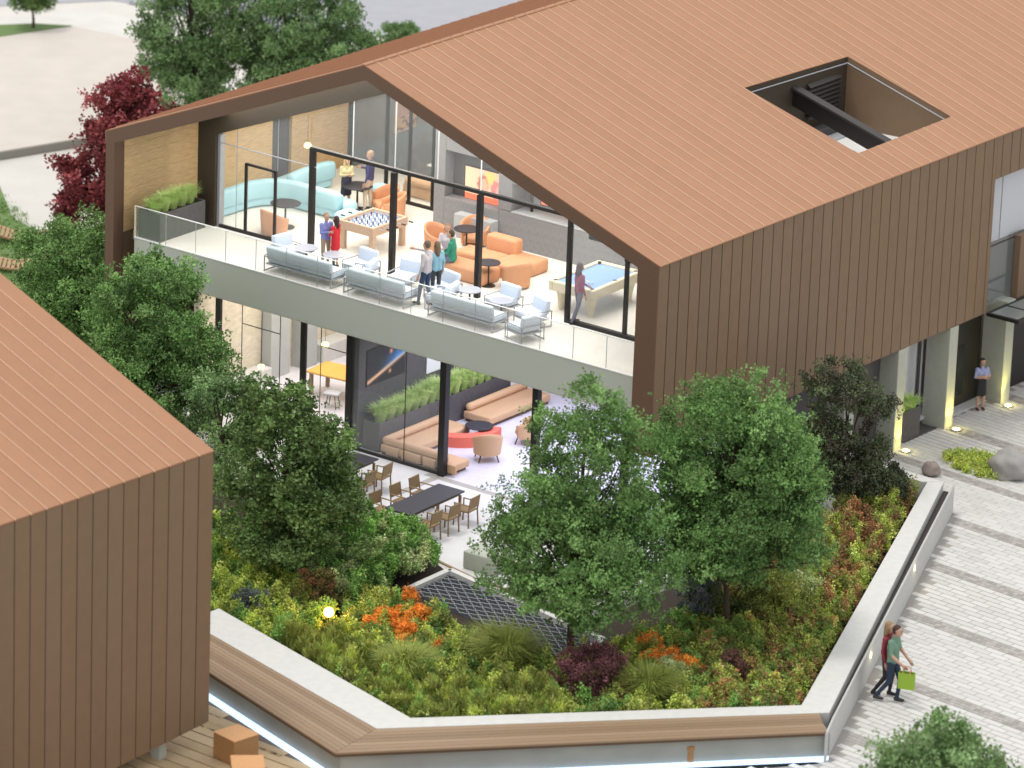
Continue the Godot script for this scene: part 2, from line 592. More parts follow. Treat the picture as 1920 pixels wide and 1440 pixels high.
func plaza() -> void:
	var st := S()
	var whole := PackedVector2Array([Vector2(-0.9, -40), Vector2(40, -40), Vector2(40, 40), Vector2(4, 40), Vector2(7.5, 14.5), Vector2(11.86, 8.6), Vector2(4.42, -8.85), Vector2(-0.9, -8.7)])
	for q in [[-60.0, -13.5], [-13.5, -8.5], [-8.5, 60.0]]:
		for poly: PackedVector2Array in Geometry2D.intersect_polygons(whole, PackedVector2Array([Vector2(-60, q[0]), Vector2(60, q[0]), Vector2(60, q[1]), Vector2(-60, q[1])])):
			prism(st, poly, func(v: Vector2) -> Vector3: return Vector3(v.x, gy(v.y) - 0.004, v.y), Vector3(0, -0.04, 0))
	var pl := struct("plaza", st, M["joint"], "plaza of long white pavers with grey sett bands")
	var b := Basis(Vector3.UP, -atan(0.10))
	var quadrant := func(p: Vector2) -> bool:
		if p.x < (0.3 if p.y > -12.0 else -0.45): return false
		var wall := 4.42 + (p.y + 8.85) * 0.4255
		if p.y > -8.9 and p.y < 8.6 and p.x < wall + 0.25: return false
		if p.y >= 8.6 and p.x < 11.9 - (p.y - 8.6) * 0.72 : return false
		return true
	var rows := [-34.0, -29.9, -26.4, -22.9, -19.0, -15.45, -12.05, -8.75, -5.55, -2.15, 1.75, 5.6, 9.4, 13.2, 17, 21]      # z of each band where x = 0
	var sett := S()
	bx(sett, Vector3(-0.075, -0.02, -0.07), Vector3(0.075, 0.0, 0.07), 0.012)
	var sx := []
	var sc := []
	for z: float in rows:
		for i in 250:
			for k in 3:
				var p := Vector3(i * 0.158 + 0.07 * (k % 2) - 5.0, 0.006, z + 0.155 * (k - 1)) 
				var q := b * Vector3(p.x, p.y, p.z)
				q.y += gy(q.z)
				if quadrant.call(Vector2(q.x, q.z)) and q.x < 20 and q.x < 19.0 + q.z * 0.9 + 8:
					sx.append(Transform3D(b, q))
					var g := rng.randf_range(0.36, 0.54)
					sc.append(Color(g, g * 0.94, g * 0.9))
	tag(many("sett", sett.commit(), sx, sc, M["paver"], pl), "", "", "", "stuff")
	var pv := S()
	bx(pv, Vector3(-0.288, -0.03, -0.103), Vector3(0.288, 0.0, 0.103), 0.008)
	var px := []
	var pc := []
	for r in rows.size() - 1:
		var z0: float = rows[r] + 0.25
		var z1: float = rows[r + 1] - 0.25
		var n := int(round((z1 - z0) / 0.232))
		var dz := (z1 - z0) / n
		for j in n:
			var shift := (0.3 if j % 2 == 0 else 0.0) + rng.randf_range(-0.012, 0.012)
			for i in 70:
				var q := b * Vector3(i * 0.6 + shift - 5.0, 0.008 + rng.randf_range(-0.002, 0.002), z0 + (j + 0.5) * dz)
				q.y += gy(q.z)
				if quadrant.call(Vector2(q.x, q.z)) and q.x < 22 and q.x < 27.0 + q.z * 0.9:
					px.append(Transform3D(b * Basis(Vector3.UP, rng.randf_range(-0.003, 0.003)), q))
					var g := rng.randf_range(0.68, 0.76) * (0.94 if rng.randf() < 0.12 else 1.0)
					pc.append(Color(g, g * 0.985, g * 0.96))
	tag(many("paver", pv.commit(), px, pc, M["paver"], pl), "", "", "", "stuff")

# ------------------------------------------------------------------ the gabled pavilion
const HE := 8.51
const HR := 12.1
const HL := 8.18
const AX := -10.44
func roof_y(x: float) -> float:
	return HE + (HR - HE) * x / AX if x > AX else HL + (HR - HL) * (x + 20.0) / (AX + 20.0)

func pavilion() -> Node3D:
	var b := thing("gabled_building", "large gabled pavilion clad in copper brown metal with a glazed gable end and balcony", "building")
	# --- right roof slope, one strip of metal at a time, each with its upstanding seam
	var hole := PackedVector2Array([Vector2(-5.0, -11.05), Vector2(-1.22, -11.5), Vector2(-1.28, -16.55), Vector2(-4.82, -16.2)])
	var deck := S()
	var onroof := func(q: Vector2) -> Vector3: return Vector3(q.x, roof_y(q.x) - 0.03, q.y)
	for i in 92:
		var z0 := -0.5 * i
		var z1 := z0 - 0.5
		var strip := PackedVector2Array([Vector2(AX + 0.02, z0 - 0.001), Vector2(0.05, z0 - 0.001), Vector2(0.05, z1 + 0.001), Vector2(AX + 0.02, z1 + 0.001)])
		var pieces := Geometry2D.clip_polygons(strip, hole)
		for p: PackedVector2Array in pieces:
			var st := S()
			prism(st, p, func(q: Vector2) -> Vector3: return Vector3(q.x, roof_y(q.x), q.y), Vector3(0, -0.03, 0))
			part("roof_panel", st, M[["copper", "copper b", "copper c"][rng.randi() % 3]], b)
		var seam := PackedVector2Array([Vector2(AX + 0.05, z1 + 0.02), Vector2(0.047, z1 + 0.02), Vector2(0.047, z1 - 0.02), Vector2(AX + 0.05, z1 - 0.02)])
		for p: PackedVector2Array in Geometry2D.clip_polygons(seam, hole):
			var sm := S()
			prism(sm, p, func(q: Vector2) -> Vector3: return Vector3(q.x, roof_y(q.x) + 0.011, q.y), Vector3(0, -0.03, 0))
			part("roof_seam", sm, M["copper seam"], b)
	# roof body under the panels (right slope cut by the roof opening), left slope
	var whole := PackedVector2Array([Vector2(AX, -0.02), Vector2(-0.06, -0.02), Vector2(-0.06, -46), Vector2(AX, -46)])
	for p: PackedVector2Array in _with_hole(whole, hole):
		prism(deck, p, onroof, Vector3(0, -0.34, 0))
	part("roof_deck", deck, M["dark header"], b)
	var left := S()
	prism(left, PackedVector2Array([Vector2(AX, 0), Vector2(-20.03, 0), Vector2(-20.03, -46), Vector2(AX, -46)]), func(q: Vector2) -> Vector3: return Vector3(q.x, roof_y(q.x), q.y), Vector3(0, -0.37, 0))
	for i in 92:
		prism(left, PackedVector2Array([Vector2(AX, -0.5 * i - 0.48), Vector2(-20.04, -0.5 * i - 0.48), Vector2(-20.04, -0.5 * i - 0.52), Vector2(AX, -0.5 * i - 0.52)]), func(q: Vector2) -> Vector3: return Vector3(q.x, roof_y(q.x) + 0.03, q.y), Vector3(0, -0.05, 0))
	part("roof_slope", left, M["copper"], b)
	var cap := S()
	box(cap, Vector3(AX, HR - 0.012, -23), Vector3(0.16, 0.05, 46), 0.02)
	part("ridge_cap", cap, M["copper"], b)
	# --- the frame of the gable end
	var fr := S()
	var gable := PackedVector2Array([Vector2(-0.004, 2.95), Vector2(-0.004, HE - 0.035), Vector2(AX, HR - 0.035), Vector2(-20.0, HL - 0.035), Vector2(-20.0, 0.1), Vector2(-19.67, 0.1), Vector2(-19.67, 7.86), Vector2(AX + 0.1, 11.66), Vector2(-0.7, 8.3), Vector2(-0.7, 2.95)])
	prism(fr, gable, func(q: Vector2) -> Vector3: return Vector3(q.x, q.y, 0.012), Vector3(0, 0, -0.45))
	part("gable_frame", fr, M["fascia"], b)
	# --- side wall of upright metal panels, with a gap between each two
	var backing := S()
	bx(backing, Vector3(-0.42, 2.97, -17.2), Vector3(-0.05, HE - 0.05, -0.46))
	bx(backing, Vector3(-0.42, 7.12, -22.0), Vector3(-0.05, HE - 0.05, -17.21))
	bx(backing, Vector3(-0.42, 2.97, -46), Vector3(-0.05, HE - 0.05, -22.01))
	part("side_wall", backing, M["gap"], b)
	var kinds := ["brown cladding", "brown cladding", "brown cladding warm", "brown cladding pale"]
	for i in 80:
		var z1 := -0.5 * i - 0.015
		var z0 := z1 - 0.47
		var lo := 2.95
		if z1 < -17.2 and z0 > -22.02: lo = 7.12
		elif z0 < -17.2 and z1 > -17.2: z0 = -17.2
		var st := S()
		box(st, Vector3(-0.018, (lo + HE - 0.005) / 2, (z0 + z1) / 2), Vector3(0.05, HE - 0.005 - lo, z1 - z0), 0.01)
		part("wall_panel", st, M[kinds[rng.randi() % 4]], b)
	var extra := S()
	box(extra, Vector3(-0.018, (7.12 + HE - 0.005) / 2, -17.343), Vector3(0.05, HE - 0.005 - 7.12, 0.284), 0.01)
	part("wall_panel", extra, M["brown cladding"], b)
	var under := S()
	bx(under, Vector3(-0.7, 2.94, -17.2), Vector3(-0.002, 2.965, -0.44))
	part("soffit", under, M["fascia"], b)
	# outer left wall, wood lined inside
	var lw := S()
	bx(lw, Vector3(-20.0, 0, -46), Vector3(-19.7, HL - 0.4, -0.43))
	part("side_wall", lw, M["brown cladding"], b)
	var nl := 9
	for i in nl:
		var st := S()
		var y0 := 5.02 + (7.95 - 5.02) * i / nl
		bx(st, Vector3(-19.695, y0 + 0.002, -3.98), Vector3(-19.66, y0 + 2.93 / nl - 0.002, -0.44), 0.003)
		part("wood_board", st, M["oak"], b)
	# --- inner wood wall of the upper room with its dark window slot, beyond the glass line
	for w in [[-6.7, -4.0], [-10.35, -7.62]]:
		for i in 8:
			var st := S()
			bx(st, Vector3(-19.3, 4.9 + i * 0.4, w[0]), Vector3(-19.19 + 0.004 * (i % 2), 4.9 + i * 0.4 + 0.396, w[1]), 0.004)
			part("wood_board", st, M["oak"], b)
	var slot := S()
	bx(slot, Vector3(-19.36, 4.9, -7.62), Vector3(-19.3, 8.1, -6.7))
	bx(slot, Vector3(-19.3, 4.9, -10.9), Vector3(-18.9, 8.05, -10.36))
	part("dark_column", slot, M["charcoal"], b)
	# --- floors, balcony slab, ceilings
	var sl := S()
	bx(sl, Vector3(-19.13, 3.87, -0.85), Vector3(-0.715, 5.0, -0.3), 0.012)
	part("balcony_slab", sl, M["slab"], b)
	sl = S()
	bx(sl, Vector3(-19.66, 4.7, -16.5), Vector3(-0.43, 4.99, -0.86))
	part("floor_slab", sl, M["slab"], b)
	sl = S()
	bx(sl, Vector3(-19.13, 4.992, -12), Vector3(-0.72, F, -0.34))
	part("upper_floor", sl, M["floor oak"], b)
	sl = S()
	bx(sl, Vector3(-19.13, 5.0, -0.335), Vector3(-0.72, 5.028, -0.29))
	part("slab_edge_trim", sl, M["white"], b)
	sl = S()
	bx(sl, Vector3(-19.65, 3.6, -16), Vector3(-0.72, 3.66, -0.9))
	part("lower_ceiling", sl, M["ceiling"], b)
	sl = S()
	bx(sl, Vector3(-19.6, -0.1, -16), Vector3(-0.72, 0.0, -1.24))
	part("lower_floor", sl, M["floor white"], b)
	# upper back wall and roof soffit inside
	sl = S()
	prism(sl, PackedVector2Array([Vector2(-19.6, F), Vector2(-0.5, F), Vector2(-0.5, roof_y(-0.5) - 0.5), Vector2(AX, HR - 0.5), Vector2(-19.6, roof_y(-19.6) - 0.5)]), func(p: Vector2) -> Vector3: return Vector3(p.x, p.y, -10.95 if p.x > -5.4 else -10.95), Vector3(0, 0, -0.06))
	part("back_wall", sl, M["charcoal"], b)
	sl = S()
	bx(sl, Vector3(-0.46, 2.97, -12), Vector3(-0.43, 8.3, -0.47))
	part("inner_wall", sl, M["ceiling"], b)
	for q in [[AX, -0.5, -10.8, "ceiling"], [-19.5, AX, -12.0, "dark header"]]:
		sl = S()
		prism(sl, PackedVector2Array([Vector2(q[0], -0.5), Vector2(q[1], -0.5), Vector2(q[1], q[2]), Vector2(q[0], q[2])]), func(p: Vector2) -> Vector3: return Vector3(p.x, roof_y(p.x) - 0.4, p.y), Vector3(0, -0.04, 0))
		part("roof_soffit", sl, M[q[3]], b)
	_upper_glazing(b)
	_chimney_wall(b)
	_lower_floor(b)
	_roof_well(b, hole)
	_entrance(b)
	# lights of the two storeys
	panel_light(Vector3(-6.8, 0, -5.6), Vector2(5.4, 8.4), Color(1, 0.985, 0.96), 24.0, "upper light", 1.6, b, true)
	panel_light(Vector3(-14.6, 0, -6.2), Vector2(6.6, 8.0), Color(1, 0.97, 0.92), 34.0, "upper light warm", 1.6, b, true)
	panel_light(Vector3(-6.2, 0, -1.45), Vector2(7.6, 1.3), Color(0.96, 0.98, 1.0), 7.0, "balcony light", 1.6, b, true)
	panel_light(Vector3(-14.6, 0, -1.45), Vector2(7.0, 1.3), Color(0.96, 0.98, 1.0), 7.0, "balcony light", 1.6, b, true)
	panel_light(Vector3(-6.0, 3.56, -5.0), Vector2(9.0, 6.5), Color(0.92, 0.93, 1.0), 18.0, "lower light", 1.5, b)
	panel_light(Vector3(-14.6, 3.56, -5.0), Vector2(4.9, 6.6), Color(1, 0.97, 0.92), 12.0, "lower light warm", 1.5, b)
	return b

func _with_hole(whole: PackedVector2Array, hole: PackedVector2Array) -> Array:      # four pieces round the opening
	var out := []
	var x0 := minf(hole[0].x, hole[3].x)
	for cutter: PackedVector2Array in [
			PackedVector2Array([Vector2(-30, 5), Vector2(30, 5), Vector2(30, -11.05), Vector2(-30, -11.05)]),
			PackedVector2Array([Vector2(-30, -16.55), Vector2(30, -16.55), Vector2(30, -60), Vector2(-30, -60)]),
			PackedVector2Array([Vector2(-30, -11.05), Vector2(x0 - 0.02, -11.05), Vector2(x0 - 0.02, -16.55), Vector2(-30, -16.55)]),
			PackedVector2Array([Vector2(-1.2, -11.05), Vector2(30, -11.05), Vector2(30, -16.55), Vector2(-1.2, -16.55)])]:
		out.append_array(Geometry2D.intersect_polygons(whole, cutter))
	return out

func _bars(parent: Node3D, called: String, m: Material, list: Array) -> void:      # each [from corner, to corner]
	for q in list:
		var st := S()
		bx(st, q[0], q[1], 0.008)
		part(called, st, m, parent)

func _pane(parent: Node3D, pts: Array, m := "glass") -> void:                       # a pane of 12 mm glass from its outline in a plane z = const
	var o := PackedVector2Array()
	for p: Vector3 in pts: o.append(Vector2(p.x, p.y))
	var z: float = pts[0].z
	var st := S()
	var idx := Geometry2D.triangulate_polygon(o)
	for i in range(0, idx.size(), 3):
		face(st, [Vector3(o[idx[i]].x, o[idx[i]].y, z), Vector3(o[idx[i + 1]].x, o[idx[i + 1]].y, z), Vector3(o[idx[i + 2]].x, o[idx[i + 2]].y, z)], Vector3(o[idx[i]].x, o[idx[i]].y, z - 5))
	part("glass_pane", st, M[m], parent)

func _upper_glazing(b: Node3D) -> void:
	var z := -2.8
	# dark header and jamb that carry the glass under the left slope
	var st := S()
	prism(st, PackedVector2Array([Vector2(-18.72, 5.03), Vector2(-18.72, 8.27), Vector2(AX, 11.64), Vector2(-9.9, 11.4), Vector2(-11.6, 10.48), Vector2(-18.05, 7.88), Vector2(-18.05, 5.03)]), func(q: Vector2) -> Vector3: return Vector3(q.x, q.y, z + 0.14), Vector3(0, 0, -0.2))
	part("dark_header", st, M["dark header"], b)
	st = S()
	bx(st, Vector3(-18.2, F, z - 0.2), Vector3(-17.95, 7.85, z + 0.02), 0.01)
	part("steel_jamb", st, M["steel"], b)
	var w := Node3D.new()
	w.name = "gable_window"
	b.add_child(w, true)
	_bars(w, "mullion", M["black metal"], [
		[Vector3(-14.53, F, z - 0.08), Vector3(-14.37, 8.22, z + 0.08)], [Vector3(-11.5, F, z - 0.08), Vector3(-11.34, 8.1, z + 0.08)],
		[Vector3(-8.36, F, z - 0.08), Vector3(-8.2, 8.1, z + 0.08)], [Vector3(-5.12, F, z - 0.07), Vector3(-4.99, 8.1, z + 0.07)],
		[Vector3(-14.53, 8.13, z - 0.06), Vector3(-3.4, 8.24, z + 0.07)],
		[Vector3(-3.1, F, z - 0.05), Vector3(-2.98, 7.4, z + 0.05)], [Vector3(-3.1, 7.28, z - 0.08), Vector3(-0.74, 7.42, z + 0.08)],
		[Vector3(-17.0, F, z - 0.04), Vector3(-16.92, 7.2, z + 0.04)], [Vector3(-15.88, F, z - 0.04), Vector3(-15.8, 7.2, z + 0.04)], [Vector3(-16.99, 7.14, z - 0.04), Vector3(-15.81, 7.21, z + 0.04)],
		[Vector3(-17.95, F, z - 0.05), Vector3(-14.54, F + 0.09, z + 0.05)], [Vector3(-4.98, F, z - 0.07), Vector3(-0.73, F + 0.12, z + 0.07)]])
	# panes: left fixed bays, clerestory bays over the portal, right bay and side door
	var top := func(x: float) -> float: return 7.9 + 0.403 * (x + 18.05) if x < -11.6 else roof_y(x) - 0.46
	var xs := [-18.0, -17.3, -15.75, -14.54]
	for i in 3:
		_pane(w, [Vector3(xs[i], F + 0.09, z), Vector3(xs[i + 1] - 0.008, F + 0.09, z), Vector3(xs[i + 1] - 0.008, top.call(xs[i + 1]), z), Vector3(xs[i], top.call(xs[i]), z)])
	for i in 7:
		var x0 := -14.5 + i * 1.56
		var x1 := x0 + 1.552
		_pane(w, [Vector3(x0, 8.24, z), Vector3(x1, 8.24, z), Vector3(x1, top.call(x1), z), Vector3(x0, top.call(x0), z)])
	_pane(w, [Vector3(-4.98, F + 0.12, z), Vector3(-3.1, F + 0.12, z), Vector3(-3.1, 8.1, z), Vector3(-4.98, 8.1, z)])
	_pane(w, [Vector3(-2.97, F + 0.12, z), Vector3(-0.75, F + 0.12, z), Vector3(-0.75, 7.28, z), Vector3(-2.97, 7.28, z)])
	var joints := []
	for i in range(1, 5):
		var x := -14.5 + i * 1.56
		joints.append([Vector3(x - 0.03, 8.24, z + 0.01), Vector3(x + 0.01, top.call(x), z + 0.03)])
	_bars(w, "glass_joint", M["white"], joints)
	_bars(w, "glass_joint", M["steel"], [[Vector3(-17.32, F + 0.1, z + 0.01), Vector3(-17.29, 8.2, z + 0.03)], [Vector3(-15.76, 7.22, z + 0.01), Vector3(-15.73, 8.9, z + 0.03)], [Vector3(-17.95, 7.62, z + 0.01), Vector3(-14.3, 7.65, z + 0.03)]])
	# glazed inner room at the back, seen through the gable
	var r := Node3D.new()
	r.name = "inner_glazed_room"
	b.add_child(r, true)
	_bars(r, "mullion", M["black metal"], [
		[Vector3(-17.6, F, -8.5), Vector3(-17.5, 8.55, -8.4)], [Vector3(-16.2, F, -8.5), Vector3(-16.1, 9.1, -8.4)], [Vector3(-15.3, F, -8.5), Vector3(-15.22, 9.45, -8.4)], [Vector3(-14.4, F, -8.5), Vector3(-14.32, 9.85, -8.4)], [Vector3(-13.55, F, -8.5), Vector3(-13.42, 10.2, -8.4)],
		[Vector3(-16.1, 8.45, -8.48), Vector3(-13.4, 8.57, -8.42)], [Vector3(-17.6, F, -8.49), Vector3(-13.4, F + 0.1, -8.41)]])
	for i in 4:
		var x0: float = [-17.5, -16.1, -15.22, -14.32][i]
		var x1: float = [-16.2, -15.3, -14.4, -13.55][i]
		_pane(r, [Vector3(x0, F + 0.1, -8.45), Vector3(x1, F + 0.1, -8.45), Vector3(x1, roof_y(x1) - 0.55, -8.45), Vector3(x0, roof_y(x0) - 0.55, -8.45)])

func _chimney_wall(b: Node3D) -> void:
	var c: Material = M["board concrete"]
	var w := Node3D.new()
	w.name = "concrete_wall"
	b.add_child(w, true)
	var f := -7.2
	_bars(w, "pier", c, [[Vector3(-13.35, F, -8.4), Vector3(-12.95, 10.6, f)], [Vector3(-10.95, 6.12, -8.4), Vector3(-10.45, 7.5, f)], [Vector3(-7.6, 5.9, -8.4), Vector3(-7.0, 8.0, f)]])
	_bars(w, "lintel", c, [[Vector3(-12.945, 7.5, -8.4), Vector3(-10.45, 10.6, f)], [Vector3(-10.445, 6.98, -8.4), Vector3(-7.0, 9.8, f)]])
	_bars(w, "niche_back", M["charcoal"], [[Vector3(-12.94, 6.05, -8.3), Vector3(-10.96, 7.5, -7.6)]])
	_bars(w, "base", c, [[Vector3(-12.945, F, -8.4), Vector3(-10.9, 6.05, f + 0.003)], [Vector3(-10.895, F, -8.6), Vector3(-4.6, 6.1, f)]])
	_bars(w, "ledge", M["grey column"], [[Vector3(-12.3, F, f + 0.004), Vector3(-10.9, 5.75, f + 0.35)], [Vector3(-10.44, 6.1, -8.9), Vector3(-7.62, 6.14, f + 0.02)]])
	_bars(w, "niche_post", M["black metal"], [[Vector3(-10.0, 6.14, -7.6), Vector3(-9.93, 6.97, -7.53)]])
	_bars(w, "light_wall", M["white"], [[Vector3(-10.44, 6.14, -8.39), Vector3(-7.62, 6.97, -8.25)]])

func screen_tex(kind: int) -> ImageTexture:
	var im := Image.create(192, 108, false, Image.FORMAT_RGB8)
	for y in 108:
		for x in 192:
			var u := x / 191.0
			var v := y / 107.0
			var c := Color(0.98, 0.78, 0.62)
			if kind == 0:                                                     # warm screen: two soft figures over a coral band
				c = Color(1.0, 0.86, 0.68).lerp(Color(1.0, 0.72, 0.62), u)
				var sun := Vector2(u - 0.62, (v - 0.2) * 0.6).length()
				c = c.lerp(Color(1.0, 0.84, 0.36), clampf(1.0 - sun * 5.0, 0, 0.8))
				for h in [[0.44, 0.46, 0.13, 0.30, Color(0.72, 0.38, 0.30)], [0.47, 0.52, 0.09, 0.26, Color(1.0, 0.74, 0.60)], [0.80, 0.55, 0.16, 0.30, Color(0.86, 0.46, 0.44)], [0.84, 0.62, 0.09, 0.22, Color(1.0, 0.68, 0.62)]]:
					var e := Vector2((u - h[0]) / h[2], (v - h[1]) / h[3]).length() + noise.get_noise_2d(x * 3.0, y * 3.0) * 0.25
					c = c.lerp(h[4], clampf((1.15 - e) * 3.0, 0, 0.85))
				if v > 0.83: c = c.lerp(Color(1.0, 0.42, 0.30), 0.8)
			elif kind == 1:                                                   # dark screen: planet edge with a rising sun
				c = Color(0.06, 0.05, 0.07)
				var edge := v - (0.93 - u * 0.5)
				if edge < 0: c = Color(0.07, 0.07, 0.1).lerp(Color(0.28, 0.58, 0.9), clampf(1.0 + edge * 1.7, 0, 1) * clampf(u * 1.9 - 0.5, 0, 1))
				c = c.lerp(Color(1, 0.78, 0.62), clampf(1.0 - absf(edge) * 9.0, 0, 0.9) * clampf(1.2 - u * 0.6, 0, 1))
				c = c.lerp(Color(1, 0.6, 0.4), clampf(1.0 - Vector2((u - 0.62) * 1.7, v - 0.22).length() * 9.0, 0, 1))
				c = c.lerp(Color(1, 0.7, 0.5), clampf(1.0 - Vector2((u - 0.6) * 1.7, v - 0.8).length() * 10.0, 0, 1))
			else:                                                             # painting: dusty pink ground, blue corner
				c = Color(0.62, 0.44, 0.38).lerp(Color(0.7, 0.52, 0.44), v)
				if u > 0.72 and v < 0.42: c = Color(0.28, 0.34, 0.72)
				var n := noise.get_noise_2d(x * 1.4, y * 1.9)
				if v > 0.5 and n > 0.12: c = Color(0.74, 0.58, 0.36)
				if v > 0.4 and n < -0.18: c = Color(0.36, 0.25, 0.25)
				if u > 0.72 and v > 0.5 and n > -0.1: c = Color(0.8, 0.72, 0.62)
			im.set_pixel(x, y, c)
	return ImageTexture.create_from_image(im)

func picture(called: String, kind: int, a: Vector3, right: Vector3, up: Vector3, emit: float, label: String, category: String, frame_m: String) -> Node3D:
	var out := right.cross(up).normalized()
	var t := thing(called, label, category, a)
	var st := S()
	var bs := Basis(right.normalized(), up.normalized(), out)
	box(st, right / 2 + up / 2 - out * 0.035, Vector3(right.length() + 0.08, up.length() + 0.08, 0.06), 0.01, bs)
	part("casing", st, M[frame_m], t)
	st = S()
	quad(st, out * 0.004, right + out * 0.004, right + up + out * 0.004, up + out * 0.004)
	var m := StandardMaterial3D.new()
	m.resource_name = called + " print"
	m.albedo_texture = screen_tex(kind)
	m.roughness = 0.4
	if emit > 0:
		m.albedo_color = Color(0.3, 0.3, 0.3)
		m.emission_enabled = true
		m.emission = Color.WHITE
		m.emission_operator = BaseMaterial3D.EMISSION_OP_MULTIPLY
		m.emission_texture = m.albedo_texture
		m.emission_energy_multiplier = emit
	part("screen" if emit > 0 else "canvas", st, m, t)
	return t

func _lower_floor(b: Node3D) -> void:
	var z := -1.3
	var st := S()
	bx(st, Vector3(-17.7, 0, -9.2), Vector3(-17.5, 3.59, -1.4))
	part("inner_wall", st, M["travertine"], b)
	st = S()
	bx(st, Vector3(-17.6, 0, -14.2), Vector3(-0.8, 3.59, -14.0))
	part("back_wall", st, M["travertine"], b)
	st = S()
	bx(st, Vector3(-17.49, 0, -5.2), Vector3(-17.1, 3.59, -4.3), 0.01)
	bx(st, Vector3(-17.49, 0, -6.4), Vector3(-17.0, 3.59, -5.75), 0.01)
	part("grey_column", st, M["grey column"], b)
	st = S()
	bx(st, Vector3(-17.49, 0, -9.0), Vector3(-16.9, 0.55, -6.6), 0.02)
	bx(st, Vector3(-17.49, 0, -4.25), Vector3(-17.0, 0.45, -1.6), 0.02)
	part("low_ledge", st, M["terrace stone"], b)
	st = S()
	bx(st, Vector3(-11.62, 0, -8.6), Vector3(-11.4, 3.59, -1.38), 0.005)
	part("dark_wall", st, M["charcoal"], b)
	var w := Node3D.new()
	w.name = "ground_window"
	b.add_child(w, true)
	_bars(w, "mullion", M["black metal"], [
		[Vector3(-16.75, 0, z - 0.08), Vector3(-16.58, 3.6, z + 0.06)], [Vector3(-13.5, 0, z - 0.08), Vector3(-13.34, 3.6, z + 0.06)], [Vector3(-11.78, 0, z - 0.08), Vector3(-11.56, 3.6, z + 0.06)],
		[Vector3(-8.3, 0, z - 0.12), Vector3(-8.08, 3.6, z + 0.1)], [Vector3(-5.0, 0, z - 0.1), Vector3(-4.8, 3.6, z + 0.1)], [Vector3(-1.86, 0, z - 0.1), Vector3(-1.68, 3.6, z + 0.1)],
		[Vector3(-16.58, 0, z - 0.05), Vector3(-8.3, 0.07, z + 0.05)]])
	var ends := [[-16.58, -15.75], [-15.74, -15.0], [-14.98, -14.3], [-14.28, -13.5], [-13.34, -12.75], [-12.73, -11.78], [-11.56, -9.6], [-9.58, -8.3]]
	for e in ends:
		_pane(w, [Vector3(e[0], 0.07, z), Vector3(e[1], 0.07, z), Vector3(e[1], 3.58, z), Vector3(e[0], 3.58, z)])
	_bars(w, "glass_joint", M["dark metal"], [
		[Vector3(-15.755, 0.07, z + 0.01), Vector3(-15.725, 3.58, z + 0.03)], [Vector3(-15.0, 0.07, z + 0.01), Vector3(-14.975, 3.58, z + 0.03)], [Vector3(-14.3, 0.07, z + 0.01), Vector3(-14.27, 3.58, z + 0.03)],
		[Vector3(-12.76, 0.07, z + 0.01), Vector3(-12.73, 3.58, z + 0.03)], [Vector3(-9.6, 0.07, z + 0.01), Vector3(-9.57, 3.58, z + 0.03)], [Vector3(-15.72, 2.86, z + 0.012), Vector3(-14.3, 2.89, z + 0.028)], [Vector3(-12.72, 2.86, z + 0.012), Vector3(-11.8, 2.89, z + 0.028)]])

func _roof_well(b: Node3D, hole: PackedVector2Array) -> void:
	var w := Node3D.new()
	w.name = "roof_opening"
	b.add_child(w, true)
	var yb := 8.0
	for i in 4:
		var p := hole[i]
		var q := hole[(i + 1) % 4]
		var st := S()
		var mid := Vector3(-3.1, 8, -13.8)
		face(st, [Vector3(p.x, roof_y(p.x) - 0.012, p.y), Vector3(q.x, roof_y(q.x) - 0.012, q.y), Vector3(q.x, yb, q.y), Vector3(p.x, yb, p.y)], mid + (Vector3((p.x + q.x) / 2, 8, (p.y + q.y) / 2) - mid) * 3.0)
		part("well_wall", st, M["brown cladding pale"] if i != 3 else M["dark header"], w)
	var st := S()
	bx(st, Vector3(-5.2, yb - 0.1, -16.7), Vector3(-1.1, yb, -11.0))
	part("well_floor", st, M["white"], w)
	st = S()
	bx(st, Vector3(-4.9, yb, -16.3), Vector3(-4.1, yb + 0.05, -14.2), 0.01)
	part("roof_plant", st, M["grey column"], w)
	st = S()
	bx(st, Vector3(-4.9, yb, -15.4), Vector3(-4.5, yb + 0.3, -14.3), 0.02)
	part("roof_plant", st, M["charcoal"], w)
	for q in [[0.0, 0.52, 0.14, "beam_web", "black metal"], [0.0, 0.07, 0.32, "beam_flange", "dark metal"]]:
		st = S()
		var h: float = q[1]
		var wd: float = q[2]
		var off := -0.07 if q[3] == "beam_web" else 0.0
		prism(st, PackedVector2Array([Vector2(-4.9, -13.55 - wd / 2), Vector2(-1.3, -13.95 - wd / 2), Vector2(-1.3, -13.95 + wd / 2), Vector2(-4.9, -13.55 + wd / 2)]), func(p: Vector2) -> Vector3: return Vector3(p.x, roof_y(p.x) - 0.42 + off, p.y), Vector3(0, -h, 0))
		part(q[3], st, M[q[4]], w)
	for i in 8:
		st = S()
		box(st, Vector3(-4.8, 9.66 - i * 0.14, -15.0), Vector3(0.16, 0.03, 1.7), 0.0, Basis(Vector3(0, 0, 1), -0.6))
		part("louvre_slat", st, M["dark metal"], w)
	st = S()
	for i in 3:
		var p := hole[(i + 2) % 4].lerp(Vector2(-3.1, -13.8), 0.03)
		var q := hole[(i + 3) % 4].lerp(Vector2(-3.1, -13.8), 0.03)
		tube(st, [Vector3(p.x, roof_y(p.x) - 0.16, p.y), Vector3(q.x, roof_y(q.x) - 0.16, q.y)], 0.02)
	part("edge_rail", st, M["steel"], w)

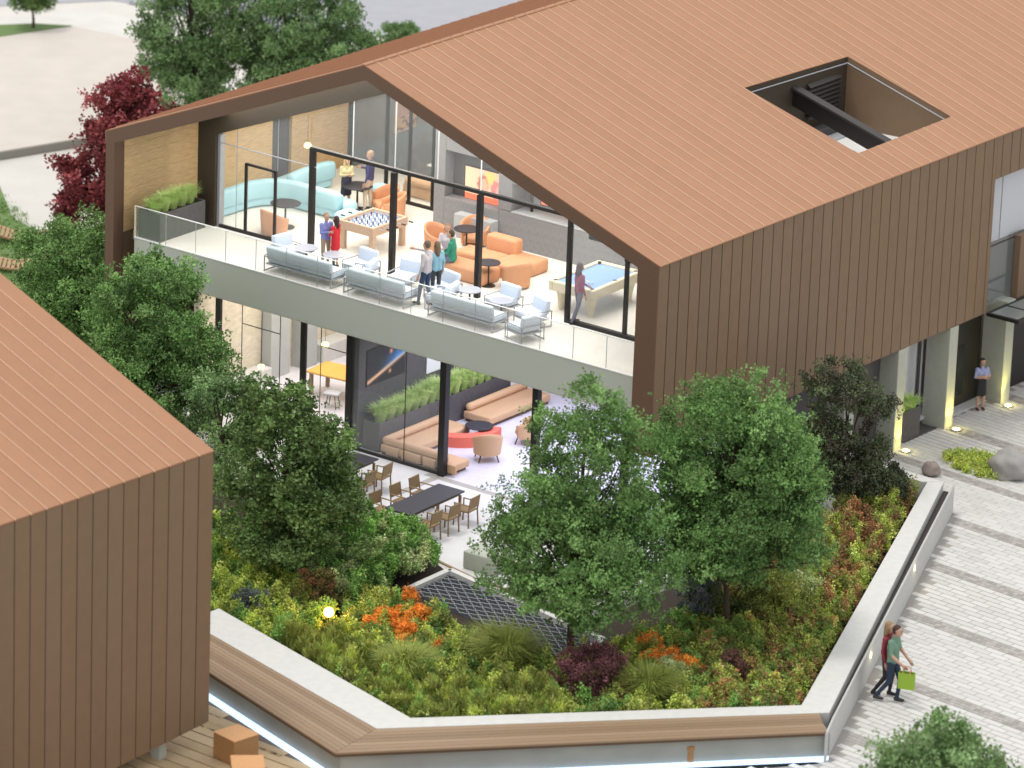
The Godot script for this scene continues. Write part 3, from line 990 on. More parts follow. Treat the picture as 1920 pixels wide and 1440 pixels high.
func _entrance(b: Node3D) -> void:
	# fins of concrete under the side wall, glazing between them
	var zs := [[-12.86, -12.44], [-15.68, -15.22], [-18.85, -18.38], [-10.2, -9.7]]
	for q in zs:
		var st := S()
		bx(st, Vector3(-0.8, -0.4, q[0]), Vector3(0.015, 2.93 if q[0] > -17.0 else 3.0, q[1]), 0.012)
		part("concrete_pillar", st, M["pillar"], b)
	_bars(b, "lower_wall", M["charcoal"], [[Vector3(-0.72, 0, -9.69), Vector3(-0.62, 2.93, -4.6)], [Vector3(-0.7, -0.3, -12.43), Vector3(-0.6, 2.93, -10.21)]])
	_bars(b, "threshold", M["charcoal"], [[Vector3(-0.9, -0.3, -15.21), Vector3(-0.2, -0.24, -12.87)]])
	_bars(b, "door_step", M["terrace stone"], [[Vector3(-0.88, -0.3, -18.37), Vector3(-0.46, -0.245, -15.69)]])
	var w := Node3D.new()
	w.name = "side_window"
	b.add_child(w, true)
	_bars(w, "curtain", M["curtain"], [[Vector3(-1.0, -0.23, -15.3), Vector3(-0.94, 2.9, -12.8)]])
	_bars(w, "mullion", M["dark metal"], [[Vector3(-0.76, -0.23, -14.75), Vector3(-0.66, 2.93, -14.64)]])
	_bars(w, "glass_pane", M["glass"], [[Vector3(-0.72, -0.23, -14.63), Vector3(-0.7, 2.93, -12.87)]])
	var d := Node3D.new()
	d.name = "entrance_door"
	b.add_child(d, true)
	_bars(d, "door_leaf", M["black metal"], [[Vector3(-0.95, -0.24, -18.37), Vector3(-0.85, 2.95, -15.69)]])
	_bars(d, "door_glass", M["smoked glass"], [[Vector3(-0.84, 0.1, -17.5), Vector3(-0.83, 1.7, -17.1)]])
	_bars(b, "smoked_window", M["black metal"], [[Vector3(-0.7, -0.3, -26), Vector3(-0.6, 3.0, -18.86)]])
	# tall opening in the side wall
	var u := Node3D.new()
	u.name = "side_window"
	b.add_child(u, true)
	_bars(u, "blind", M["curtain"], [[Vector3(-0.5, 4.9, -22.0), Vector3(-0.44, 7.12, -17.2)]])
	_bars(u, "dark_panel", M["black metal"], [[Vector3(-0.5, 2.98, -22.0), Vector3(-0.44, 4.89, -17.2)]])
	_bars(u, "mullion", M["dark metal"], [[Vector3(-0.3, 4.9, -18.12), Vector3(-0.27, 7.12, -18.09)], [Vector3(-0.3, 4.86, -22.0), Vector3(-0.24, 4.92, -17.2)]])
	_bars(u, "glass_pane", M["glass"], [[Vector3(-0.26, 3.0, -21.98), Vector3(-0.245, 7.1, -17.22)]])
	_bars(b, "wall_fin", M["brown cladding"], [[Vector3(-0.24, 2.97, -19.5), Vector3(-0.02, 4.95, -18.95)]])
	# glass canopy over the door
	var c := Node3D.new()
	c.name = "entrance_canopy"
	b.add_child(c, true)
	_bars(c, "canopy_edge", M["black metal"], [[Vector3(0.0, 2.84, -17.3), Vector3(1.15, 2.95, -17.2)], [Vector3(1.05, 2.84, -21.0), Vector3(1.15, 2.95, -17.3)], [Vector3(-0.02, 2.84, -21.0), Vector3(0.06, 2.95, -17.3)]])
	_bars(c, "canopy_glass", M["canopy glass"], [[Vector3(0.06, 2.9, -21), Vector3(1.05, 2.92, -17.3)]])
	_bars(c, "canopy_rib", M["dark metal"], [[Vector3(0.06, 2.86, -18.3), Vector3(1.05, 2.94, -18.25)], [Vector3(0.06, 2.86, -19.3), Vector3(1.05, 2.94, -19.25)]])

func railing() -> void:
	var t := thing("glass_railing", "frameless glass railing along the front edge of the balcony", "railing", Vector3(0, 5.02, -0.36))
	var x := -19.1
	var n := 16
	var dx := 18.36 / n
	for i in n:
		var st := S()
		bx(st, Vector3(x + i * dx + 0.008, 0.0, -0.006), Vector3(x + (i + 1) * dx - 0.008, 0.93, 0.006))
		part("glass_panel", st, M["rail glass"], t)
		if i > 0:
			st = S()
			bx(st, Vector3(x + i * dx - 0.007, 0.0, -0.008), Vector3(x + i * dx + 0.007, 0.93, 0.008))
			part("glass_joint", st, M["steel"], t)
	var st := S()
	bx(st, Vector3(x, 0.93, -0.02), Vector3(-0.74, 0.955, 0.02), 0.006)
	part("handrail", st, M["white"], t)
	st = S()
	bx(st, Vector3(x - 0.06, -0.02, -0.03), Vector3(x, 0.955, 0.03), 0.006)
	part("end_post", st, M["cream wood"], t)

# ------------------------------------------------------------------ the second clad building in the foreground
func second_building() -> void:
	var b := thing("clad_building", "copper roofed building with brown panel wall in the left foreground", "building")
	var c0 := Vector3(-0.40, 0, 18.2)
	var dirz := Vector3(-0.052, 0, 1).normalized()
	var rake := Vector3(-7.15, 3.0, 0)
	for i in 36:
		var a := c0 + dirz * (0.53 * i + 0.001) + Vector3.UP * 7.93
		var e := c0 + dirz * (0.53 * (i + 1) - 0.001) + Vector3.UP * 7.93
		var st := S()
		var up := Vector3(0, -0.04, 0)
		var r := rake * 1.4
		var mid := (a + e + r) / 2 + up
		face(st, [a, e, e + r, a + r], mid)
		face(st, [a, e, e + up, a + up], mid + r * 0.2)
		face(st, [a, a + r, a + r + up, a + up], mid)
		part("roof_panel", st, M[["copper", "copper b", "copper c"][rng.randi() % 3]], b)
		st = S()
		tube(st, [e + Vector3(0.03, -0.006, 0), e + Vector3(0, -0.006, 0) + r], 0.02, 0.02, 8)
		part("roof_seam", st, M["copper seam"], b)
	var kinds := ["brown cladding", "brown cladding warm", "brown cladding pale"]
	for i in 36:
		var a := c0 + dirz * (0.53 * i + 0.016)
		var e := c0 + dirz * (0.53 * (i + 1) - 0.016)
		var la := 0.68 - 0.075 * 0.53 * i
		var le := 0.68 - 0.075 * 0.53 * (i + 1)
		la = maxf(la, 0.03)
		le = maxf(le, 0.02)
		var st := S()
		var inw := Vector3(-0.05, 0, 0)
		var P := [a + Vector3.UP * la, e + Vector3.UP * le, e + Vector3.UP * 7.88, a + Vector3.UP * 7.88]
		var mid: Vector3 = (P[0] + P[2]) / 2 + inw / 2
		face(st, P, mid)
		for k in 4: face(st, [P[k], P[(k + 1) % 4], P[(k + 1) % 4] + inw, P[k] + inw], mid)
		part("wall_panel", st, M[kinds[rng.randi() % 3]], b)
	var st := S()
	prism(st, PackedVector2Array([Vector2(0, 0.7), Vector2(19, -0.6), Vector2(19, 7.86), Vector2(0, 7.86)]), func(q: Vector2) -> Vector3: return c0 + dirz * q.x + Vector3(-0.052, maxf(q.y, 0.02), 0), Vector3(-0.3, 0, 0))
	part("side_wall", st, M["gap"], b)
	st = S()
	prism(st, PackedVector2Array([Vector2(-0.42, 0.7), Vector2(-20, 0.7), Vector2(-20, 7.9), Vector2(-10.4, 12.0), Vector2(-0.42, 7.86)]), func(q: Vector2) -> Vector3: return Vector3(q.x, q.y, 18.23), Vector3(0, 0, 0.3))
	part("gable_wall", st, M["fascia"], b)
	for q in [[-0.85, 19.6], [-1.0, 24.0], [-8.0, 19.5]]:
		st = S()
		bx(st, Vector3(q[0] - 0.14, 0, q[1] - 0.14), Vector3(q[0] + 0.14, 0.75, q[1] + 0.14), 0.01)
		part("post", st, M["pillar"], b)
	st = S()
	bx(st, Vector3(-1.9, 0, 20.4), Vector3(-1.3, 0.6, 30))
	part("plinth", st, M["concrete"], b)

# ------------------------------------------------------------------ the planted court: coping wall, benches, light strips
func court() -> void:
	var w := thing("planter_wall", "low white coping wall with clad outer face around the planted court", "planter wall")
	var O := [Vector2(4.06, -8.85), Vector2(11.18, 7.5), Vector2(3.27, 16.05), Vector2(-4.9, 13.75)]
	var I := [Vector2(3.72, -8.5), Vector2(10.37, 7.57), Vector2(3.48, 14.94), Vector2(-4.9, 12.52)]
	for i in 3:
		var st := S()
		var a: Vector2 = O[i]
		var b: Vector2 = O[i + 1]
		var c: Vector2 = I[i + 1]
		var d: Vector2 = I[i]
		flat([a, b, c, d], 0.85, 0.85, st)
		part("coping", st, M["coping"], w)
	var st := S()
	flat([Vector2(4.05, -8.852), Vector2(3.6, -8.42), Vector2(1.7, -8.5), Vector2(1.7, -8.86)], 0.848, 0.85, st)
	part("coping", st, M["coping"], w)
	st = S()
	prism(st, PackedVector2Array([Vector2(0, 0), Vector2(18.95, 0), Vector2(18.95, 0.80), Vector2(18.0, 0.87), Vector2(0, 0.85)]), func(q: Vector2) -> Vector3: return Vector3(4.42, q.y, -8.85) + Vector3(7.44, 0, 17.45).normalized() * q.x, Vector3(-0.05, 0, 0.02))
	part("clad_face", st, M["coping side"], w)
	st = S()
	flat([Vector2(4.1, -8.8), Vector2(4.4, -8.8), Vector2(11.8, 8.5), Vector2(11.2, 7.5)], 0.6, 0.6, st)
	part("gap_filler", st, M["dark metal"], w)
	st = S()
	bx(st, Vector3(2.0, 0.3, -8.36), Vector3(3.45, 0.85, -8.33))
	part("glass_pane", st, M["rail glass"], w)
	# --- left bench, a fan of boards between the coping and the front edge
	var names := ["bench wood", "bench wood b", "bench wood c"]
	var A0 := Vector2(-4.9, 13.745)
	var A1 := Vector2(3.27, 16.06)
	var B0 := Vector2(-4.9, 15.16)
	var B1 := Vector2(3.47, 17.95)
	var C1 := Vector2(11.0, 7.7)
	var D1 := Vector2(11.82, 8.58)
	for side in 2:
		var p0 := A0 if side == 0 else A1
		var p1 := A1 if side == 0 else C1
		var q0 := B0 if side == 0 else B1
		var q1 := B1 if side == 0 else D1
		var n := 11 if side == 0 else 7
		var t := thing("bench", ["long wooden bench in front of the brown panel building", "shorter wooden bench running along the front of the planted court"][side], "bench", Vector3.ZERO, 0.0, "benches on the court wall")
		for i in n:
			var f0 := (i + 0.03) / n
			var f1 := (i + 0.97) / n
			st = S()
			var e := 0.012 if side == 0 else -0.0
			flat([p0.lerp(q0, f0), p1.lerp(q1, f0) - (p1 - p0).normalized() * e, p1.lerp(q1, f1) - (p1 - p0).normalized() * e, p0.lerp(q0, f1)], 0.846, 0.05, st)
			part("board", st, M[names[(i * 2 + side + i / 3) % 3]], t)
		st = S()
		var inn := (p0 - q0).normalized()
		flat([p0 + inn * -0.02, p1 + inn * -0.02, q1 + inn * 0.03, q0 + inn * 0.03], 0.795, 0.07, st)
		part("bench_frame", st, M["chair dark"], t)
		st = S()
		flat([p0, p1, q1 + inn * 0.22, q0 + inn * 0.22], 0.722, 0.72, st)
		part("bench_base", st, M["concrete"], t)
		# light strip at the foot of the bench
		var ls := thing("light_strip", ["glowing pale blue light strip at the foot of the long left bench", "glowing white light strip at the foot of the front bench"][side], "light strip", Vector3.ZERO, 0.0, "light strips under the benches")
		st = S()
		var k0 := q0 + inn * 0.215
		var k1 := q1 + inn * 0.215
		var half := 0.5
		for h in 2:
			var s0 := k0.lerp(k1, 0.503 * h)
			var s1 := k0.lerp(k1, half + 0.503 * h) if h == 0 else k1
			st = S()
			flat([s0, s0 - inn * 0.16, s1 - inn * 0.16, s1], 0.11, 0.1, st)
			part("light_tube", st, glow("strip light", "c4e0ff", 1.1), ls)
		var l := AreaLight3D.new()
		l.name = "light"
		l.area_size = Vector2((k1 - k0).length() * 0.96, 0.1)
		l.light_color = Color(0.8, 0.9, 1.0)
		l.light_energy = 0.25 if side == 0 else 0.9
		l.area_range = 20.0
		l.shadow_enabled = true
		ls.add_child(l)
		var m2 := (k0 + k1) / 2.0 - inn * 0.2
		var along := Vector3(k1.x - k0.x, 0, k1.y - k0.y).normalized()
		var out3 := Vector3(-inn.x, -0.9, -inn.y).normalized()
		l.transform = Transform3D(Basis(along, (-out3).cross(along).normalized(), -out3).orthonormalized(), Vector3(m2.x, 0.2, m2.y))
	# --- small round lamps in the clad wall
	var spots := [[6.92, 0.66, -2.95, "round wall lamp near the middle of the clad court wall"], [9.49, 0.62, 3.06, "round wall lamp in the court wall beside the walking couple"]]
	for s in spots:
		var out := Vector3(17.45, 0, -7.44).normalized()
		var t := thing("wall_lamp", s[3], "wall lamp", Vector3(s[0], s[1], s[2]) + out * 0.004, 0.0, "round lamps in the court wall")
		st = S()
		lathe(st, Vector3.ZERO, [Vector2(0.09, 0), Vector2(0.085, 0.02), Vector2(0.0, 0.024)], 16)
		var o := part("lamp_lens", st, glow("wall lamp", "fff3b8", 3.0), t)
		o.transform.basis = Basis(Vector3(out.z, 0, -out.x).normalized(), out, Vector3.UP.cross(Vector3.ZERO) + Vector3(0, -1, 0)).orthonormalized()
		var l := OmniLight3D.new()
		l.name = "light"
		l.light_color = Color(1, 0.92, 0.6)
		l.light_energy = 0.03
		l.omni_range = 4.0
		l.omni_attenuation = 2.0
		l.shadow_enabled = true
		l.light_size = 0.05
		l.position = out * 0.12
		t.add_child(l)
	# --- metal grate
	var g := thing("floor_grate", "flat expanded metal grate with white kerb in the planted court", "grate")
	var ga := Vector2(-2.75, 7.0)
	var gb := Vector2(-2.78, 5.28)
	var gc := Vector2(3.21, 6.48)
	var gd := Vector2(3.3, 8.2)
	st = S()
	flat([ga, gb, gc, gd], 0.25, 0.1, st)
	part("pit", st, M["grate pit"], g)
	for q in [[ga, gb], [gb, gc], [gc, gd]]:
		st = S()
		var u: Vector2 = (q[1] - q[0]).normalized()
		var nrm := Vector2(-u.y, u.x)
		flat([q[0] - u * 0.08 - nrm * 0.16, q[1] + u * 0.08 - nrm * 0.16, q[1] + u * 0.08 + nrm * 0.02, q[0] - u * 0.08 + nrm * 0.02], 0.4, 0.85, st)
		part("kerb", st, M["coping"], g)
	st = S()
	var nu := 25
	var nv := 11
	var at := func(u: float, v: float) -> Vector3:
		var p := ga.lerp(gd, u / nu).lerp(gb.lerp(gc, u / nu), v / nv)
		return Vector3(p.x, 0.31, p.y)
	for i in nu:
		for j in nv:
			if (i + j) % 2 == 0:
				tube(st, [at.call(i, j), at.call(i + 0.35, j + 0.5), at.call(i + 0.65, j + 0.5), at.call(i + 1, j + 1)], 0.014, 0.014, 4)
			else:
				tube(st, [at.call(i, j + 1), at.call(i + 0.35, j + 0.5), at.call(i + 0.65, j + 0.5), at.call(i + 1, j)], 0.014, 0.014, 4)
	part("mesh_bars", st, M["grate bar"], g).set_meta("kind", "stuff")
	# --- deck beside the left bench
	st = S()
	flat([Vector2(-5, 15.0), Vector2(3.3, 17.6), Vector2(7.2, 14.0), Vector2(9, 30), Vector2(-8, 30), Vector2(-8, 16)], -0.01, 0.02, st)
	var dk := struct("deck", st, M["chair dark"], "timber deck in the lower left corner below the long bench")
	var z := 15.4
	var i := 0
	while z < 26:
		st = S()
		var x1 := 2.6 + minf(0, (z - 17.6)) * 3.0 if z < 17.6 else 7.2 - (z - 17.6) * 0.1
		if x1 > -4.4:
			flat([Vector2(-5.0, z - 0.45), Vector2(x1, z - 0.02), Vector2(x1, z + 0.38), Vector2(-5.0, z - 0.05)], 0.02, 0.03, st)
			part("board", st, M[["deck", "deck b", "deck"][i % 3]], dk)
		z += 0.45
		i += 1
	# --- timber cubes and a bollard
	for q in [[Vector3(0.62, 0.02, 18.35), 1.4, "wooden cube seat with pale orange top, the farther of two on the deck"], [Vector3(2.0, 0.02, 19.55), 0.75, "wooden cube seat at the bottom edge of the picture, the nearer of two"]]:
		var t := thing("cube_seat", q[2], "cube seat", q[0], q[1], "wooden cubes on the deck")
		st = S()
		box(st, Vector3(0, 0.33, 0), Vector3(0.82, 0.66, 0.82), 0.02)
		part("body", st, M["cube side"], t)
		st = S()
		box(st, Vector3(0, 0.675, 0), Vector3(0.83, 0.03, 0.83), 0.012)
		part("top", st, M["cube wood"], t)
	var t := thing("bollard", "short brown wooden post at the bottom edge before the front bench", "bollard", Vector3(9.35, 0, 11.0))
	st = S()
	lathe(st, Vector3.ZERO, [Vector2(0.11, 0), Vector2(0.11, 0.42), Vector2(0.13, 0.44), Vector2(0.13, 0.52), Vector2(0.11, 0.54), Vector2(0, 0.54)], 14)
	part("post", st, M["cube side"], t)
	# --- garden lamp
	t = thing("garden_lamp", "small glowing garden lamp among the plants near the orange flowers", "lamp", Vector3(-2.15, 0.24, 11.3))
	st = S()
	tube(st, [Vector3.ZERO, Vector3(0, 0.8, 0)], 0.025)
	part("stem", st, M["black metal"], t)
	st = S()
	rbox(st, Vector3(0, 0.88, 0), Vector3(0.27, 0.27, 0.27), 0.135)
	part("lamp_globe", st, glow("garden lamp", "ffd668", 10.0), t)
	var l := OmniLight3D.new()
	l.name = "light"
	l.light_color = Color(1, 0.72, 0.32)
	l.light_energy = 0.8
	l.omni_range = 6.0
	l.omni_attenuation = 2.0
	l.light_size = 0.12
	l.shadow_enabled = true
	l.position = Vector3(0, 0.88, 0)
	t.add_child(l)

func uplights() -> void:
	var where := [[Vector3(0.3, -0.19, -12.7), "recessed ground light with warm beam at the foot of the left concrete pillar"], [Vector3(0.3, -0.245, -15.45), "recessed ground light with warm beam at the foot of the middle pillar"], [Vector3(0.3, -0.25, -18.35), "recessed ground light with warm beam beside the woman at the entrance"]]
	for q in where:
		var t := thing("ground_light", q[1], "ground light", q[0], 0.0, "ground lights along the concrete pillars")
		var st := S()
		lathe(st, Vector3.ZERO, [Vector2(0.16, 0.0), Vector2(0.16, 0.02), Vector2(0.12, 0.026), Vector2(0, 0.026)], 18)
		part("rim", st, M["steel"], t)
		st = S()
		lathe(st, Vector3(0, 0.027, 0), [Vector2(0.11, 0.0), Vector2(0.08, 0.012), Vector2(0, 0.014)], 18)
		part("lamp_lens", st, glow("ground lamp", "fff2a8", 7.0), t)
		var l := SpotLight3D.new()
		l.name = "light"
		l.light_color = Color(1, 0.93, 0.45)
		l.light_energy = 3.0
		l.spot_angle = 38
		l.spot_range = 8.0
		l.spot_attenuation = 2.0
		l.light_size = 0.08
		l.shadow_enabled = true
		t.add_child(l)
		l.transform = Transform3D(Basis(Vector3(0, 0, 1), Vector3(-1, -0.35, 0).normalized(), Vector3(0.35, -1, 0).normalized()).orthonormalized(), Vector3(0, 0.06, 0))
		var spill := OmniLight3D.new()
		spill.name = "light"
		spill.light_color = Color(1, 0.92, 0.5)
		spill.light_energy = 0.12
		spill.omni_range = 3.0
		spill.omni_attenuation = 2.0
		spill.light_size = 0.05
		spill.shadow_enabled = true
		spill.position = Vector3(0, 0.1, 0)
		t.add_child(spill, true)

# ------------------------------------------------------------------ plants
var leafs := []
func leaf_meshes() -> void:
	for kind in 4:          # 0 broad, 1 fine, 2 spiky, 3 large folded
		var st := S()
		var n: int = [9, 11, 12, 8][kind]
		for k in n:
			var d := Vector3(rng.randfn(), rng.randfn(), rng.randfn()).normalized()
			var p := d * rng.randf_range(0.25, 0.8)
			var len: float = [0.62, 0.5, 0.95, 0.8][kind] * rng.randf_range(0.75, 1.2)
			var wid: float = len * [0.46, 0.34, 0.07, 0.42][kind]
			var t := (d * 0.5 + Vector3(rng.randfn(), rng.randfn() * 0.6 + 0.15, rng.randfn()).normalized()).normalized()
			if kind == 2:
				t = (Vector3.UP * 1.4 + d).normalized()
				p = d * 0.2
			var s := t.cross(Vector3(rng.randfn(), rng.randfn(), rng.randfn())).normalized()
			var up := s.cross(t) * wid * 0.35
			var m := p + t * len * 0.5
			tri(st, p, m + s * wid + up, p + t * len)
			tri(st, p, p + t * len, m - s * wid + up)
		leafs.append(st.commit())

func crown_cloud(lobes: Array, clumps: int, per: int, leaf: float, cols: Array, gap: float, rough: float) -> Array:   # lobes: [centre, radii]; returns [transforms, colours, clump centres]
	var xf := []
	var cs := []
	var cen := []
	var vol := []
	var total := 0.0
	for l in lobes:
		var r: Vector3 = l[1]
		total += r.x * r.y * r.z
		vol.append(total)
	var off := rng.randf() * 100.0
	for i in clumps:
		var pick := rng.randf() * total
		var l = lobes[0]
		for k in lobes.size():
			if pick <= vol[k]:
				l = lobes[k]
				break
		var d := Vector3(rng.randfn(), rng.randfn(), rng.randfn()).normalized()
		var r: Vector3 = l[1]
		var bump := 1.0 + rough * noise.get_noise_3d((d.x + off) * 60.0, d.y * 60.0, d.z * 60.0)
		var c: Vector3 = l[0] + d * r * (0.35 + 0.65 * pow(rng.randf(), 0.45)) * bump
		if noise.get_noise_3d(c.x * 28.0 + off * 7.0, c.y * 28.0, c.z * 28.0) < gap and cen.size() > 8: continue
		cen.append(c)
		var tone := rng.randf()
		var base: Color = cols[rng.randi() % cols.size()] * lerpf(0.7, 1.3, tone)
		var rc := rng.randf_range(0.15, 0.3) * clampf(r.x / 1.8, 0.35, 1.1)
		for k in per:
			var e := Vector3(rng.randfn(), rng.randfn() * 0.75, rng.randfn()) * rc * 0.75
			var s := leaf * rng.randf_range(0.7, 1.25)
			var b := Basis(Vector3(rng.randfn(), rng.randfn(), rng.randfn()).normalized(), rng.randf() * TAU).scaled(Vector3.ONE * s)
			xf.append(Transform3D(b, c + e))
			cs.append(base * rng.randf_range(0.8, 1.22))
	return [xf, cs, cen]

func tree(called: String, label: String, category: String, at: Vector3, trunk_h: float, trunk_r: float, lobes: Array, clumps: int, per: int, leaf: float, cols: Array, kind: int, gap: float, group: String, bark := "bark") -> Node3D:
	rng.seed = hash(label)
	var t := thing(called, label, category, at, 0.0, group)
	var cl := crown_cloud(lobes, clumps, per, leaf, cols, gap, 0.45)
	var st := S()
	var topc: Vector3 = lobes[0][0]
	tube(st, [Vector3(0, -0.1, 0), Vector3(0.03, trunk_h * 0.4, 0.02), Vector3(-0.03, trunk_h, 0), topc + Vector3(0, lobes[0][1].y * 0.4, 0)], trunk_r, trunk_r * 0.3, 8)
	part("trunk", st, M[bark], t)
	st = S()
	var cen: Array = cl[2]
	for i in range(0, cen.size(), 9):
		var c: Vector3 = cen[i]
		var y0 := clampf(trunk_h * 0.8 + (c.y - trunk_h) * 0.45, trunk_h * 0.6, topc.y + 0.3)
		var s := Vector3(topc.x * clampf((y0 - trunk_h) / maxf(0.1, topc.y - trunk_h), 0, 1), y0, topc.z * clampf((y0 - trunk_h) / maxf(0.1, topc.y - trunk_h), 0, 1))
		tube(st, [s, s.lerp(c, 0.5) + Vector3(0, 0.08, 0), c], trunk_r * 0.28, 0.012, 5)
	part("limbs", st, M[bark], t)
	many("crown", leafs[kind], cl[0], cl[1], leafy("leaf"), t).set_meta("kind", "stuff")
	return t

func shrub(called: String, label: String, category: String, at: Vector3, r: Vector3, clumps: int, per: int, leaf: float, cols: Array, kind: int, group := "") -> Node3D:
	rng.seed = hash(label)
	var t := thing(called, label, category, at, 0.0, group)
	var cl := crown_cloud([[Vector3(0, r.y * 0.55, 0), r]], clumps, per, leaf, cols, -0.9, 0.4)
	many("foliage", leafs[kind], cl[0], cl[1], leafy("leaf"), t).set_meta("kind", "stuff")
	var st := S()
	for i in 5:
		var a := TAU * i / 5.0
		tube(st, [Vector3(0, -0.3, 0), Vector3(cos(a) * r.x * 0.3, r.y * 0.5, sin(a) * r.z * 0.3), Vector3(cos(a) * r.x * 0.6, r.y * 1.1, sin(a) * r.z * 0.6)], 0.03, 0.008, 5)
	part("stems", st, M["bark"], t)
	return t

func grass_tuft(st: SurfaceTool, c: Vector3, r: float, h: float, n: int) -> void:
	for i in n:
		var a := rng.randf() * TAU
		var d := Vector3(cos(a), 0, sin(a))
		var p := c + d * r * 0.35 * sqrt(rng.randf())
		var out := d * r * rng.randf_range(0.3, 1.0)
		var hh := h * rng.randf_range(0.65, 1.1)
		var w := Vector3(-d.z, 0, d.x) * 0.008
		var m := p + out * 0.35 + Vector3(0, hh * 0.75, 0)
		var e := p + out + Vector3(rng.randf_range(-0.05, 0.05), hh * rng.randf_range(0.7, 1.05), rng.randf_range(-0.05, 0.05))
		tri(st, p - w, p + w, m + w)
		tri(st, p - w, m + w, m - w)
		tri(st, m - w, m + w, e)

const G1 := [Color(0.17, 0.31, 0.09), Color(0.135, 0.255, 0.07), Color(0.22, 0.375, 0.12), Color(0.105, 0.205, 0.055)]
const G2 := [Color(0.13, 0.22, 0.065), Color(0.16, 0.26, 0.08), Color(0.10, 0.175, 0.05), Color(0.195, 0.305, 0.1)]
const G3 := [Color(0.18, 0.305, 0.115), Color(0.22, 0.35, 0.145), Color(0.14, 0.24, 0.09)]
const GP := [Color(0.24, 0.38, 0.15), Color(0.29, 0.43, 0.19), Color(0.19, 0.31, 0.12)]
const GB := [Color(0.21, 0.40, 0.09), Color(0.28, 0.48, 0.12), Color(0.16, 0.32, 0.075)]
const GD := [Color(0.07, 0.09, 0.045), Color(0.09, 0.115, 0.055), Color(0.095, 0.09, 0.06), Color(0.11, 0.14, 0.065)]
const RED := [Color(0.31, 0.06, 0.07), Color(0.25, 0.045, 0.055), Color(0.4, 0.10, 0.11), Color(0.18, 0.03, 0.04)]
const YG := [Color(0.54, 0.61, 0.11), Color(0.43, 0.54, 0.10), Color(0.62, 0.67, 0.19), Color(0.33, 0.45, 0.10)]
const OLIVE := [Color(0.34, 0.39, 0.085), Color(0.43, 0.46, 0.12), Color(0.26, 0.3, 0.07)]
const RUST := [Color(0.42, 0.19, 0.09), Color(0.33, 0.165, 0.09), Color(0.5, 0.23, 0.10), Color(0.38, 0.28, 0.12)]
const ORANGE := [Color(0.9, 0.36, 0.06), Color(0.95, 0.45, 0.08), Color(0.82, 0.28, 0.04)]
const PURPLE := [Color(0.2, 0.075, 0.085), Color(0.27, 0.11, 0.12), Color(0.14, 0.055, 0.06)]
const SLATE := [Color(0.12, 0.145, 0.15), Color(0.16, 0.19, 0.19)]
const SAGE := [Color(0.46, 0.54, 0.24), Color(0.56, 0.62, 0.34), Color(0.36, 0.44, 0.19)]

